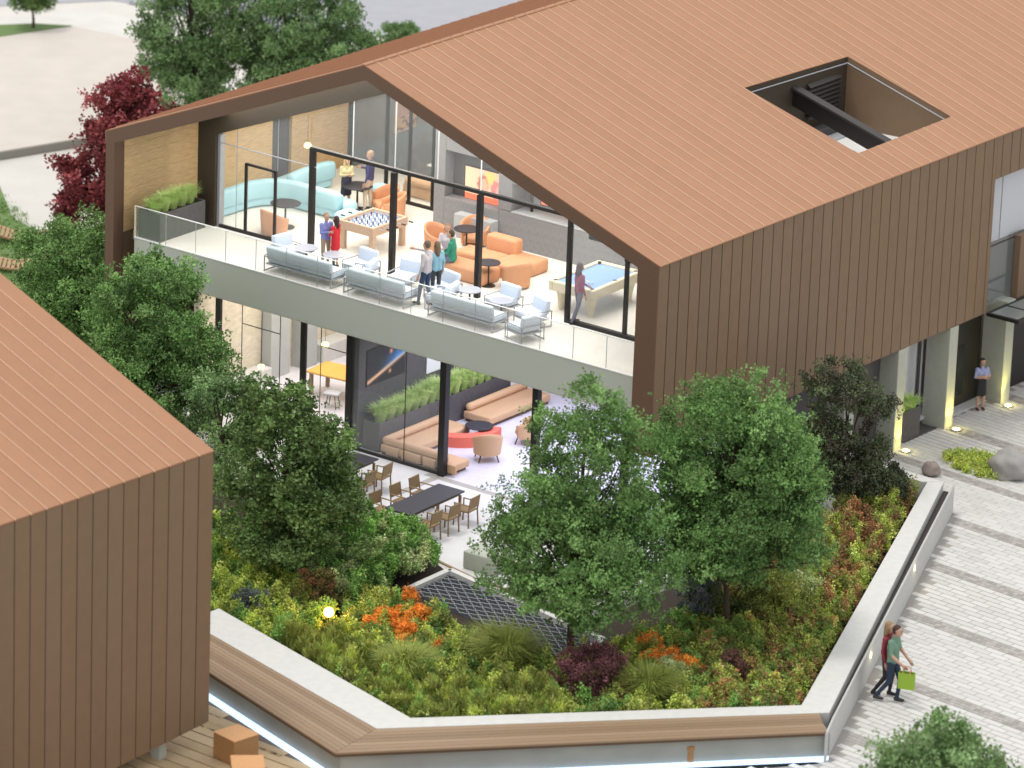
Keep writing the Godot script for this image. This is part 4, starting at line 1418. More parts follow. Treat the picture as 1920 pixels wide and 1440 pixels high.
func trees() -> void:
	var gr := "green trees around the pavilion"
	tree("court_tree", "tall green tree in the middle of the court with its trunk by the purple shrub", "tree", Vector3(3.89, 0.24, 8.76), 1.6, 0.15, [[Vector3(0.2, 5.7, 0), Vector3(1.65, 2.45, 1.6)], [Vector3(0.25, 3.5, 0), Vector3(2.75, 1.75, 2.4)]], 740, 22, 0.131, G1, 0, -0.1, gr)
	tree("court_tree", "full round green tree on the right of the court near the clad wall", "tree", Vector3(5.83, 0.24, 4.51), 1.9, 0.13, [[Vector3(0.15, 5.2, 0.2), Vector3(2.2, 2.4, 2.1)], [Vector3(0.25, 3.7, 0.2), Vector3(2.35, 1.5, 2.2)]], 780, 23, 0.131, G1, 0, -0.22, gr)
	tree("court_tree", "dark green tree with small leaves beside the corner of the front brown building", "tree", Vector3(-5.95, 0.24, 8.4), 1.2, 0.1, [[Vector3(-0.1, 3.0, 0), Vector3(2.0, 1.7, 1.8)], [Vector3(-0.25, 4.6, 0), Vector3(1.3, 1.4, 1.2)], [Vector3(0.4, 1.9, 0.2), Vector3(2.3, 1.3, 2.0)]], 640, 19, 0.122, G2, 3, 0.0, gr)
	tree("dark_tree", "small dark olive tree between the side wall and the clad court wall", "tree", Vector3(2.6, 0.24, -6.2), 0.9, 0.09, [[Vector3(-0.35, 3.1, 0), Vector3(1.15, 1.4, 1.15)], [Vector3(-0.1, 1.7, 0.1), Vector3(1.4, 1.1, 1.3)]], 360, 15, 0.13, GD, 0, -0.14, "")
	tree("garden_tree", "green tree in front of the left end of the balcony beyond the lawn", "tree", Vector3(-22.3, 0.0, -1.5), 1.4, 0.12, [[Vector3(0, 2.9, 0), Vector3(1.8, 1.7, 1.7)], [Vector3(0.9, 1.9, 0), Vector3(1.4, 1.1, 1.4)]], 460, 20, 0.131, G1, 0, -0.18, gr)
	tree("garden_tree", "large green tree right behind the front copper roof below the balcony", "tree", Vector3(-15.9, 0.0, 2.6), 1.5, 0.13, [[Vector3(0.0, 3.9, 0.1), Vector3(1.8, 2.0, 1.75)], [Vector3(0.8, 2.3, 0.3), Vector3(2.0, 1.7, 1.9)]], 720, 22, 0.131, G1, 0, -0.14, gr)
	tree("garden_tree", "thin green tree left of the dark court tree at the ground floor glazing", "tree", Vector3(-11.9, 0.0, 3.9), 0.9, 0.09, [[Vector3(-0.3, 2.1, 0.1), Vector3(1.25, 1.4, 1.25)]], 170, 19, 0.122, G3, 0, -0.02, gr)
	tree("red_maple", "dark red maple tree beside the left corner of the gabled building", "tree", Vector3(-28.4, 0.0, -10.5), 1.2, 0.1, [[Vector3(0.25, 3.9, 0), Vector3(1.65, 2.2, 1.6)], [Vector3(-0.4, 2.1, 0), Vector3(1.85, 1.5, 1.7)]], 560, 15, 0.15, RED, 3, -0.1, "")
	tree("background_tree", "tall green tree behind the red maple reaching the top edge", "tree", Vector3(-34.6, 0.0, -21.0), 1.8, 0.15, [[Vector3(0, 4.7, 0), Vector3(1.9, 2.7, 1.9)], [Vector3(0.4, 2.7, 0), Vector3(1.8, 1.6, 1.8)]], 520, 16, 0.16, G3, 0, -0.12, gr)
	tree("background_tree", "broad green tree behind the middle of the left roof edge", "tree", Vector3(-31.8, 0.0, -23.5), 1.8, 0.15, [[Vector3(-0.3, 4.4, 0), Vector3(2.3, 2.2, 2.2)], [Vector3(1.4, 3.4, -0.3), Vector3(1.5, 1.5, 1.5)], [Vector3(0, 2.6, 0), Vector3(2.2, 1.5, 2.1)]], 640, 16, 0.16, G3, 0, -0.12, gr)
	tree("background_tree", "small green tree peeking over the left roof edge beyond the broad tree", "tree", Vector3(-34.8, 0.0, -33.0), 0.8, 0.08, [[Vector3(0, 1.3, 0), Vector3(0.75, 0.8, 0.75)]], 80, 19, 0.131, G3, 0, -0.4, gr)
	tree("street_tree", "slender street tree on the far grass strip in the top left corner", "tree", Vector3(-47.97, 0.3, -27.78), 0.7, 0.07, [[Vector3(0, 1.5, 0), Vector3(0.85, 0.85, 0.85)]], 110, 15, 0.16, G2, 0, -0.3, gr)
	tree("front_tree", "pale green treetop at the lower right edge of the picture", "tree", Vector3(18.3, 0.0, 13.6), 1.2, 0.12, [[Vector3(0, 2.6, 0), Vector3(1.85, 1.4, 1.8)], [Vector3(0.2, 3.7, 0.1), Vector3(0.95, 0.85, 0.9)]], 360, 16, 0.15, GP, 0, -0.18, gr)

func cover(called: String, zone: Array, n: int, h: Callable, leaf: float, pal: Callable, kind: int, label: String) -> void:      # ground cover: leaf clusters in a layer of uneven height
	var poly := PackedVector2Array(zone)
	var lo := poly[0]
	var hi := poly[0]
	for p in poly:
		lo = lo.min(p)
		hi = hi.max(p)
	var xf := []
	var cs := []
	var tries := 0
	while xf.size() < n and tries < n * 12:
		tries += 1
		var p := Vector2(rng.randf_range(lo.x, hi.x), rng.randf_range(lo.y, hi.y))
		if not Geometry2D.is_point_in_polygon(p, poly): continue
		var hh: float = h.call(p)
		var s := leaf * rng.randf_range(0.7, 1.3)
		xf.append(Transform3D(Basis(Vector3(rng.randfn(), rng.randfn(), rng.randfn()).normalized(), rng.randf() * TAU).scaled(Vector3.ONE * s) if kind != 2 else Basis(Vector3.UP, rng.randf() * TAU).scaled(Vector3(s, s * 1.3, s)), Vector3(p.x, 0.26 + hh * (0.62 + 0.38 * sqrt(rng.randf())), p.y)))
		var pal_: Array = pal.call(p)
		cs.append(pal_[rng.randi() % pal_.size()] * rng.randf_range(0.8, 1.2) * clampf(1.0 + 1.1 * noise.get_noise_2d(p.x * 90.0 - 500.0, p.y * 90.0), 0.6, 1.4))
	var o := many(called, leafs[kind], xf, cs, leafy("leaf"), self)
	o.name = numbered(called)
	tag(o, label, "ground cover", "", "stuff")

func planting() -> void:
	var hills := func(p: Vector2) -> float: return clampf(0.46 + 0.75 * noise.get_noise_2d(p.x * 62.0, p.y * 62.0) + 0.45 * noise.get_noise_2d(p.x * 125.0, p.y * 125.0), 0.06, 1.05)
	var mix := func(a: Array, b: Array, c: Array, f: float) -> Callable: return func(p: Vector2) -> Array:
		var n := noise.get_noise_2d(p.x * f + 300.0, p.y * f)
		return a if n > 0.1 else (b if n > -0.16 else c)
	cover("low_planting", [Vector2(3.5, 14.75), Vector2(10.15, 7.6), Vector2(7.4, 1.2), Vector2(4.6, 3), Vector2(4.0, 8.4), Vector2(2.9, 9.5), Vector2(-2.4, 8.4), Vector2(-3.2, 8.4), Vector2(-3.0, 9.6), Vector2(-2.0, 10.9), Vector2(-0.2, 13.7)], 36000, hills, 0.102, mix.call(YG, OLIVE, GB, 60.0), 0, "yellow green leafy ground cover along the front of the court")
	cover("low_planting", [Vector2(10.2, 7.6), Vector2(3.6, -8.2), Vector2(2.4, -8.2), Vector2(2.9, -3), Vector2(4.4, 3.0), Vector2(6.0, 6.0), Vector2(8.4, 9.2)], 25000, hills, 0.098, mix.call(RUST, OLIVE, YG, 75.0), 0, "mixed rust red, olive and cream ground cover along the clad right wall")
	cover("low_planting", [Vector2(-5.2, 12.3), Vector2(-2.4, 13.0), Vector2(-2.2, 10.9), Vector2(-4.2, 9.6), Vector2(-8.5, 7.4), Vector2(-12, 6.0), Vector2(-12, 9)], 14000, hills, 0.105, mix.call(YG, YG, GB, 55.0), 0, "bright yellow green ground cover beside the brown building corner")
	cover("low_planting", [Vector2(-8.2, 7.5), Vector2(-4.2, 9.8), Vector2(-2.9, 9.5), Vector2(-3.05, 7.4), Vector2(-3.1, 5.3), Vector2(-4.6, 4.4), Vector2(-9.2, 4.3)], 17000, func(p: Vector2) -> float: return hills.call(p) + 0.3, 0.112, mix.call(GB, GB, SAGE, 45.0), 0, "green leafy shrubs massed between the dining terrace and the garden lamp")
	cover("grassy_planting", [Vector2(-2.6, 12.8), Vector2(3.45, 14.6), Vector2(6.0, 11.9), Vector2(4.6, 10.6), Vector2(2.6, 12.4), Vector2(-0.4, 12.0), Vector2(-1.8, 11.4)], 5000, func(p: Vector2) -> float: return hills.call(p) * 0.85, 0.2, mix.call(OLIVE, YG, OLIVE, 40.0), 2, "fine grassy planting along the front coping")
	cover("sunken_planting", [Vector2(-4.6, 4.3), Vector2(-4.4, 5.5), Vector2(-2.9, 5.4), Vector2(1.9, 6.3), Vector2(2.0, 4.9), Vector2(-2.5, 4.7)], 3200, func(p: Vector2) -> float: return -0.42 + 0.25 * noise.get_noise_2d(p.x * 80.0, p.y * 80.0), 0.115, mix.call(G1, SAGE, G1, 45.0), 0, "sparse low plants in the sunken strip behind the grate")
	# single shrubs that stand out
	shrub("purple_shrub", "dark purple leafy shrub at the foot of the middle court tree", "shrub", Vector3(5.45, 0.5, 9.9), Vector3(1.0, 0.85, 0.9), 120, 15, 0.10, PURPLE, 0)
	shrub("brown_shrub", "small dark reddish brown shrub left of the grass tussock by the grate", "shrub", Vector3(1.9, 0.48, 9.9), Vector3(0.4, 0.55, 0.4), 40, 14, 0.09, [Color(0.15, 0.055, 0.045), Color(0.11, 0.04, 0.035)], 0)
	shrub("brown_shrub", "pinkish brown shrub in front of the right court tree", "shrub", Vector3(7.5, 0.48, 6.6), Vector3(0.55, 0.5, 0.5), 50, 14, 0.09, [Color(0.2, 0.1, 0.075), Color(0.16, 0.08, 0.06)], 0)
	shrub("brown_shrub", "olive brown shrub left of the garden lamp", "shrub", Vector3(-3.5, 0.48, 10.2), Vector3(0.55, 0.75, 0.5), 60, 14, 0.09, [Color(0.14, 0.09, 0.03), Color(0.17, 0.08, 0.035), Color(0.12, 0.11, 0.03)], 0)
	shrub("slate_shrub", "grey blue shrub close to the white coping beside the long bench", "shrub", Vector3(-4.5, 0.48, 11.5), Vector3(0.55, 0.45, 0.45), 45, 14, 0.085, SLATE, 0)
	shrub("slate_shrub", "grey blue shrub under the right court tree", "shrub", Vector3(4.6, 0.48, 4.0), Vector3(0.6, 1.0, 0.6), 60, 14, 0.09, SLATE, 0)
	shrub("sage_shrub", "pale sage green shrub beside the orange flowers at the front", "shrub", Vector3(6.6, 0.48, 8.0), Vector3(0.55, 0.45, 0.5), 50, 14, 0.09, SAGE, 0)
	shrub("sage_shrub", "pale creamy green shrub beside the clad right wall", "shrub", Vector3(5.9, 0.48, 0.9), Vector3(0.6, 0.55, 0.6), 50, 14, 0.09, SAGE, 0)
	shrub("dark_shrub", "low dark green shrub with spreading leaves near the far glass corner", "shrub", Vector3(3.0, 0.48, -7.2), Vector3(0.85, 0.8, 0.75), 95, 14, 0.10, GD, 0)
	shrub("green_shrub", "light green leafy bush in front of the right trunk", "shrub", Vector3(6.6, 0.48, 5.3), Vector3(0.75, 0.6, 0.7), 70, 14, 0.1, [Color(0.16, 0.25, 0.05), Color(0.2, 0.3, 0.06)], 0)
	shrub("olive_shrub", "dark olive bush in the shade between the two court trees", "shrub", Vector3(4.9, 0.48, 3.2), Vector3(1.2, 1.1, 1.0), 120, 14, 0.1, [Color(0.07, 0.1, 0.03), Color(0.1, 0.13, 0.03)], 0)
	shrub("olive_shrub", "olive green bush behind the right trunk beside the rust planting", "shrub", Vector3(6.2, 0.48, 2.6), Vector3(1.0, 0.9, 0.9), 95, 14, 0.1, OLIVE, 0)
	var fl := [[-1.0, 9.75, 0.55, "orange flowering plant, largest of the patch by the garden lamp"], [-0.45, 10.25, 0.4, "orange flowering plant at the lower right of the flower patch"], [-1.2, 10.75, 0.3, "orange flowering plant nearest to the garden lamp"], [-1.75, 8.4, 0.3, "orange flowering plant at the corner of the grate"], [0.2, 11.0, 0.3, "small orange flowering plant in the grassy front planting"], [1.1, 10.6, 0.24, "small orange flowering plant left of the brown shrub"], [6.0, 7.2, 0.5, "orange flowering plant in front of the right court tree"], [6.7, 7.4, 0.4, "orange flowering plant beside the pinkish brown shrub"], [4.95, 6.7, 0.35, "orange flowering plant between the two court trunks"], [-0.7, 9.25, 0.42, "orange flowering plant at the upper edge of the flower patch"], [-1.35, 9.9, 0.34, "orange flowering plant at the left edge of the flower patch"], [5.7, 7.6, 0.36, "low orange flowering plant nearest to the sage shrub"]]
	for q in fl:
		shrub("orange_flower", q[3], "flowers", Vector3(q[0], 0.72, q[1]), Vector3(q[2] * 0.85, 0.2, q[2] * 0.7), int(46 * q[2]) + 8, 10, 0.08, ORANGE, 0, "orange flowers in the court")
	for q in [[2.75, 10.0, 1.2, 1.2, "round tussock of olive grass left of the middle trunk"], [6.75, 9.2, 0.95, 0.95, "tussock of fine green grass right of the purple shrub"], [1.2, 12.2, 0.95, 0.9, "low tussock of grass near the front coping"]]:
		var t := thing("grass_tussock", q[4], "ornamental grass", Vector3(q[0], 0.4, q[1]), 0.0, "grass tussocks in the court")
		var st := S()
		grass_tuft(st, Vector3.ZERO, q[2], q[3], 1500)
		var o := part("blades", st, mat("tussock", "94a04a", 0.8), t)
		o.set_meta("kind", "stuff")
	# plaza bed and stones
	cover_plaza()

func cover_plaza() -> void:
	var xf := []
	var cs := []
	for i in 1500:
		var a := rng.randf() * TAU
		var r := sqrt(rng.randf())
		var p := Vector3(2.72 + cos(a) * r * 1.3 + sin(a) * r * 0.2, -0.18 + rng.randf() * 0.16, -13.1 + sin(a) * r * 0.85)
		if noise.get_noise_2d(p.x * 70, p.z * 70) < -0.22: continue
		xf.append(Transform3D(Basis(Vector3(rng.randfn(), rng.randfn(), rng.randfn()).normalized(), rng.randf() * TAU).scaled(Vector3.ONE * rng.randf_range(0.07, 0.12)), p))
		cs.append(YG[rng.randi() % 4] * rng.randf_range(0.9, 1.3))
	var o := many("low_planting", leafs[0], xf, cs, leafy("leaf"), self)
	o.name = numbered("low_planting")
	tag(o, "patch of yellow green ground cover on the plaza beside the boulder", "ground cover", "", "stuff")
	for q in [[Vector3(3.72, -0.24, -13.0), Vector3(0.62, 0.5, 0.55), "boulder", "large grey boulder on the plaza in the yellow green patch"], [Vector3(2.05, -0.15, -11.35), Vector3(0.28, 0.24, 0.25), "boulder brown", "small brown boulder on the plaza beyond the clad wall end"], [Vector3(0.95, 0.0, -9.7), Vector3(0.55, 0.5, 0.45), "coping", "pale white boulder behind the dark olive tree"]]:
		var st := S()
		var nu := 28
		var nv := 16
		for j in nv:
			for i in nu:
				var c := []
				for k in [[i, j], [i + 1, j], [i + 1, j + 1], [i, j + 1]]:
					var la: float = -PI / 2 + PI * k[1] / nv
					var lo: float = TAU * (k[0] % nu) / nu
					var d := Vector3(cos(la) * cos(lo), sin(la), cos(la) * sin(lo))
					c.append(d * (q[1] as Vector3) * (1.0 + 0.35 * noise.get_noise_3d(d.x * 40 + q[0].x * 90, d.y * 40, d.z * 40) + 0.12 * noise.get_noise_3d(d.x * 130, d.y * 130, d.z * 130)) + Vector3(0, q[1].y * 0.75, 0))
				for w in [[0, 1, 2], [0, 2, 3]]:
					for v in w:
						st.set_smooth_group(0)
						st.add_vertex(c[v])
		st.generate_normals()
		var b := one("boulder", st, M[q[2]], q[3], "boulder")
		b.position = q[0]

# ------------------------------------------------------------------ furniture
func legs4(parent: Node3D, m: Material, hx: float, hz: float, h: float, w: float) -> void:
	for x: float in [-hx, hx]:
		for z: float in [-hz, hz]:
			var st := S()
			bx(st, Vector3(x - w, 0, z - w), Vector3(x + w, h, z + w), 0.006)
			part("leg", st, m, parent)

func lounge(called: String, label: String, w: float, at: Vector3, turn: float, group: String) -> Node3D:      # outdoor seat with metal frame; sits facing +z
	var t := thing(called, label, "sofa" if w > 1.2 else "armchair", at, turn, group)
	var n := 1 if w < 1.2 else 2
	for i in n:
		var sw := (w - 0.1) / n
		var x := -w / 2 + 0.05 + sw * (i + 0.5)
		var st := S()
		rbox(st, Vector3(x, 0.34, 0.06), Vector3(sw - 0.012, 0.17, 0.68), 0.05, Basis(), 0.012)
		part("seat_cushion", st, M["cushion"], t)
	var sb := S()
	rbox(sb, Vector3(0, 0.56, -0.29), Vector3(w - 0.1, 0.42, 0.17), 0.06, Basis(Vector3.RIGHT, -0.16))
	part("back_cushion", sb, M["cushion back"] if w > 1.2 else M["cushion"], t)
	var st := S()
	bx(st, Vector3(-w / 2 + 0.04, 0.2, -0.34), Vector3(w / 2 - 0.04, 0.245, 0.38), 0.008)
	part("seat_frame", st, M["steel"], t)
	for s: float in [-1.0, 1.0]:
		st = S()
		var x := s * (w / 2 - 0.01)
		tube(st, [Vector3(x, 0.0, 0.36), Vector3(x, 0.46, 0.36), Vector3(x, 0.47, 0.34), Vector3(x, 0.47, -0.36), Vector3(x, 0.46, -0.38), Vector3(x, 0.0, -0.38)], 0.02, 0.02, 5)
		tube(st, [Vector3(x, 0.025, 0.36), Vector3(x, 0.025, -0.38)], 0.018, 0.018, 5)
		part("side_frame", st, M["steel"], t)
	st = S()
	tube(st, [Vector3(-w / 2, 0.46, -0.39), Vector3(w / 2, 0.46, -0.39)], 0.018, 0.018, 5)
	part("back_rail", st, M["steel"], t)
	return t

func round_table(called: String, label: String, at: Vector3, r: float, h: float, m: String, group: String) -> Node3D:
	var t := thing(called, label, "table", at, 0.0, group)
	var st := S()
	lathe(st, Vector3(0, h - 0.035, 0), [Vector2(0, 0), Vector2(r - 0.015, 0), Vector2(r, 0.012), Vector2(r, 0.028), Vector2(r - 0.01, 0.035), Vector2(0, 0.035)], 30)
	part("tabletop", st, M[m], t)
	st = S()
	tube(st, [Vector3(0, 0.02, 0), Vector3(0, h - 0.03, 0)], 0.035, 0.03, 9)
	part("column", st, M["dark metal"], t)
	st = S()
	lathe(st, Vector3.ZERO, [Vector2(r * 0.62, 0), Vector2(r * 0.62, 0.015), Vector2(0.05, 0.035), Vector2(0, 0.035)], 22)
	part("base", st, M["dark metal"], t)
	return t

func tub_chair(called: String, label: String, at: Vector3, turn: float, group: String, m := "orange", legs := false) -> Node3D:   # rounded shell chair, open towards +z
	var t := thing(called, label, "armchair", at, turn, group)
	var lift := 0.22 if legs else 0.06
	var st := S()
	rbox(st, Vector3(0, lift + 0.17, 0.03), Vector3(0.6, 0.2, 0.6), 0.09, Basis(), 0.015)
	part("seat", st, M[m], t)
	st = S()
	var rows := 6
	var cols := 18
	var grid := []
	for layer in 2:
		var g := []
		for j in rows + 1:
			var row := []
			for i in cols + 1:
				var a := lerpf(-2.25, 2.25, float(i) / cols)
				var back := 0.5 + 0.5 * cos(clampf(a * 1.15, -PI, PI))
				var top := lerpf(0.5, 0.82, back) - (0.16 if layer == 1 else 0.0) * 0.0
				var y := lerpf(lift, top + (lift - 0.06) * 0.5, float(j) / rows)
				var r := (0.40 + 0.05 * float(j) / rows) - (0.07 if layer == 1 else 0.0)
				row.append(Vector3(sin(a) * r, y, -cos(a) * r * 0.95))
			g.append(row)
		grid.append(g)
	st.set_smooth_group(0)
	for layer in 2:
		for j in rows:
			for i in cols:
				var q := [grid[layer][j][i], grid[layer][j][i + 1], grid[layer][j + 1][i + 1], grid[layer][j + 1][i]]
				for k in ([0, 1, 2, 0, 2, 3] if layer == 1 else [0, 2, 1, 0, 3, 2]): st.add_vertex(q[k])
	for i in cols:
		for q in [[grid[0][rows][i], grid[0][rows][i + 1], grid[1][rows][i + 1], grid[1][rows][i]]]:
			for k in [0, 2, 1, 0, 3, 2]: st.add_vertex(q[k])
	for e in [0, cols]:
		for j in rows:
			var q := [grid[0][j][e], grid[0][j + 1][e], grid[1][j + 1][e], grid[1][j][e]]
			for k in [0, 1, 2, 0, 2, 3]: st.add_vertex(q[k])
	st.generate_normals()
	part("shell", st, M[m], t)
	if legs:
		for k in 4:
			var a := PI / 4 + PI / 2 * k
			st = S()
			tube(st, [Vector3(sin(a) * 0.12, 0.24, cos(a) * 0.12), Vector3(sin(a) * 0.34, 0.2, cos(a) * 0.34), Vector3(sin(a) * 0.42, 0.0, cos(a) * 0.42)], 0.028, 0.02, 6)
			part("leg", st, M["chair dark"], t)
	else:
		st = S()
		lathe(st, Vector3.ZERO, [Vector2(0.26, 0), Vector2(0.26, 0.07), Vector2(0, 0.07)], 16)
		part("base", st, M["pale wood"], t)
	return t

func curved_sofa(label: String, path: Array, depth: float) -> Node3D:       # a soft sofa swept along the line of its back, seat to the left of the path's direction
	var t := thing("curved_sofa", label, "sofa", Vector3.ZERO, 0.0, "teal sofas along the wood wall")
	var cv := Curve3D.new()
	for i in path.size():
		var d: Vector3 = ((path[mini(i + 1, path.size() - 1)] as Vector3) - (path[maxi(i - 1, 0)] as Vector3)) / 5.0
		cv.add_point(path[i], -d, d)
	var n := 26
	var L := cv.get_baked_length()
	for piece in 2:
		var prof := PackedVector2Array()
		var c := Vector2(0.14, 0.56) if piece == 0 else Vector2(depth / 2 + 0.12, 0.24)
		var h := Vector2(0.16, 0.30) if piece == 0 else Vector2(depth / 2 + 0.06, 0.22)
		var pr := 0.12
		for k in 20:
			var a := TAU * (k + 0.5) / 20
			prof.append(c + Vector2(cos(a), sin(a)) * pr + Vector2(signf(cos(a)) * (h.x - pr), signf(sin(a)) * (h.y - pr)))
		var st := S()
		st.set_smooth_group(0)
		var rings := []
		for i in n + 1:
			var s := L * i / n
			var p := cv.sample_baked(s, true)
			var d := (cv.sample_baked(minf(s + 0.05, L), true) - cv.sample_baked(maxf(s - 0.05, 0), true)).normalized()
			var side := Vector3(d.z, 0, -d.x)
			var e := 1.0 - 0.18 * pow(absf(2.0 * i / n - 1.0), 14)
			var ring := []
			for q in prof: ring.append(p + side * (c.x + (q.x - c.x) * e) + Vector3.UP * (c.y + (q.y - c.y) * e))
			rings.append(ring)
		for i in n:
			for k in 20:
				var m := (k + 1) % 20
				for v in [rings[i][k], rings[i + 1][m], rings[i + 1][k], rings[i][k], rings[i][m], rings[i + 1][m]]: st.add_vertex(v)
		for k in range(1, 19):
			for v in [rings[0][0], rings[0][k + 1], rings[0][k]]: st.add_vertex(v)
			for v in [rings[n][0], rings[n][k], rings[n][k + 1]]: st.add_vertex(v)
		st.generate_normals()
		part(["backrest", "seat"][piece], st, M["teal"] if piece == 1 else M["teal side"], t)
	return t

func soft_block(called: String, label: String, category: String, at: Vector3, blocks: Array, m: String, group := "", turn := 0.0) -> Node3D:     # blocks: [part name, centre, size, radius]
	var t := thing(called, label, category, at, turn, group)
	for q in blocks:
		var st := S()
		rbox(st, q[1], q[2], q[3], Basis(), 0.006)
		part(q[0], st, M[q[4]] if q.size() > 4 else M[m], t)
	return t

func dining_chair(called: String, label: String, at: Vector3, turn: float, group: String) -> Node3D:      # faces +z
	var t := thing(called, label, "chair", at, turn, group)
	for q in [[-0.23, 0.22, 0.66], [0.23, 0.22, 0.66], [-0.23, -0.24, 0.9], [0.23, -0.24, 0.9]]:
		var st := S()
		tube(st, [Vector3(q[0] * 1.06, 0, q[1] * 1.1), Vector3(q[0], 0.45, q[1]), Vector3(q[0], q[2], q[1] * (1.0 if q[1] > 0 else 1.28))], 0.024, 0.02, 6)
		part("leg", st, M["chair wood"], t)
	var st := S()
	box(st, Vector3(0, 0.45, 0), Vector3(0.47, 0.05, 0.47), 0.015)
	part("seat", st, M["chair wood"], t)
	st = S()
	box(st, Vector3(0, 0.72, -0.285), Vector3(0.49, 0.36, 0.035), 0.012, Basis(Vector3.RIGHT, -0.13))
	part("backrest", st, M["chair wood"], t)
	for s: float in [-0.24, 0.24]:
		st = S()
		box(st, Vector3(s, 0.665, 0.0), Vector3(0.045, 0.03, 0.5), 0.01)
		part("armrest", st, M["chair wood"], t)
	return t

func dining_table(label: String, at: Vector3, turn: float) -> Node3D:
	var t := thing("dining_table", label, "table", at, turn, "dining tables on the terrace")
	var st := S()
	box(st, Vector3(0, 0.735, 0), Vector3(0.92, 0.05, 2.55), 0.01)
	part("tabletop", st, M["table black"], t)
	st = S()
	box(st, Vector3(0, 0.67, 0), Vector3(0.78, 0.07, 2.3), 0.006)
	part("apron", st, M["chair wood"], t)
	legs4(t, M["chair wood"], 0.38, 1.16, 0.635, 0.035)
	return t

func trough(called: String, label: String, at: Vector3, size: Vector3, m: String, tufts: int, th: float) -> Node3D:
	var t := thing(called, label, "planter", at)
	var st := S()
	var w := 0.05
	for q in [[Vector3(-size.x / 2, 0, -size.z / 2), Vector3(-size.x / 2 + w, size.y, size.z / 2)], [Vector3(size.x / 2 - w, 0, -size.z / 2), Vector3(size.x / 2, size.y, size.z / 2)], [Vector3(-size.x / 2 + w, 0, -size.z / 2), Vector3(size.x / 2 - w, size.y - 0.002, -size.z / 2 + w)], [Vector3(-size.x / 2 + w, 0, size.z / 2 - w), Vector3(size.x / 2 - w, size.y - 0.002, size.z / 2)]]:
		bx(st, q[0], q[1], 0.006)
	part("box", st, M[m], t).set_meta("kind", "stuff")
	st = S()
	bx(st, Vector3(-size.x / 2 + w, size.y - 0.16, -size.z / 2 + w), Vector3(size.x / 2 - w, size.y - 0.1, size.z / 2 - w))
	part("soil", st, M["soil"], t)
	var long := maxf(size.x, size.z)
	for i in tufts:
		st = S()
		var f := (i + 0.5) / tufts - 0.5
		var c := Vector3(0, size.y - 0.1, f * long * 0.93) if size.z > size.x else Vector3(f * long * 0.93, size.y - 0.1, 0)
		grass_tuft(st, c, 0.42, th * rng.randf_range(0.75, 1.0), 330)
		part("grass_tuft", st, mat(["trough grass", "trough grass b"][i % 2], ["b9d67c", "cbe08e"][i % 2], 0.8), t).set_meta("kind", "stuff")
	return t

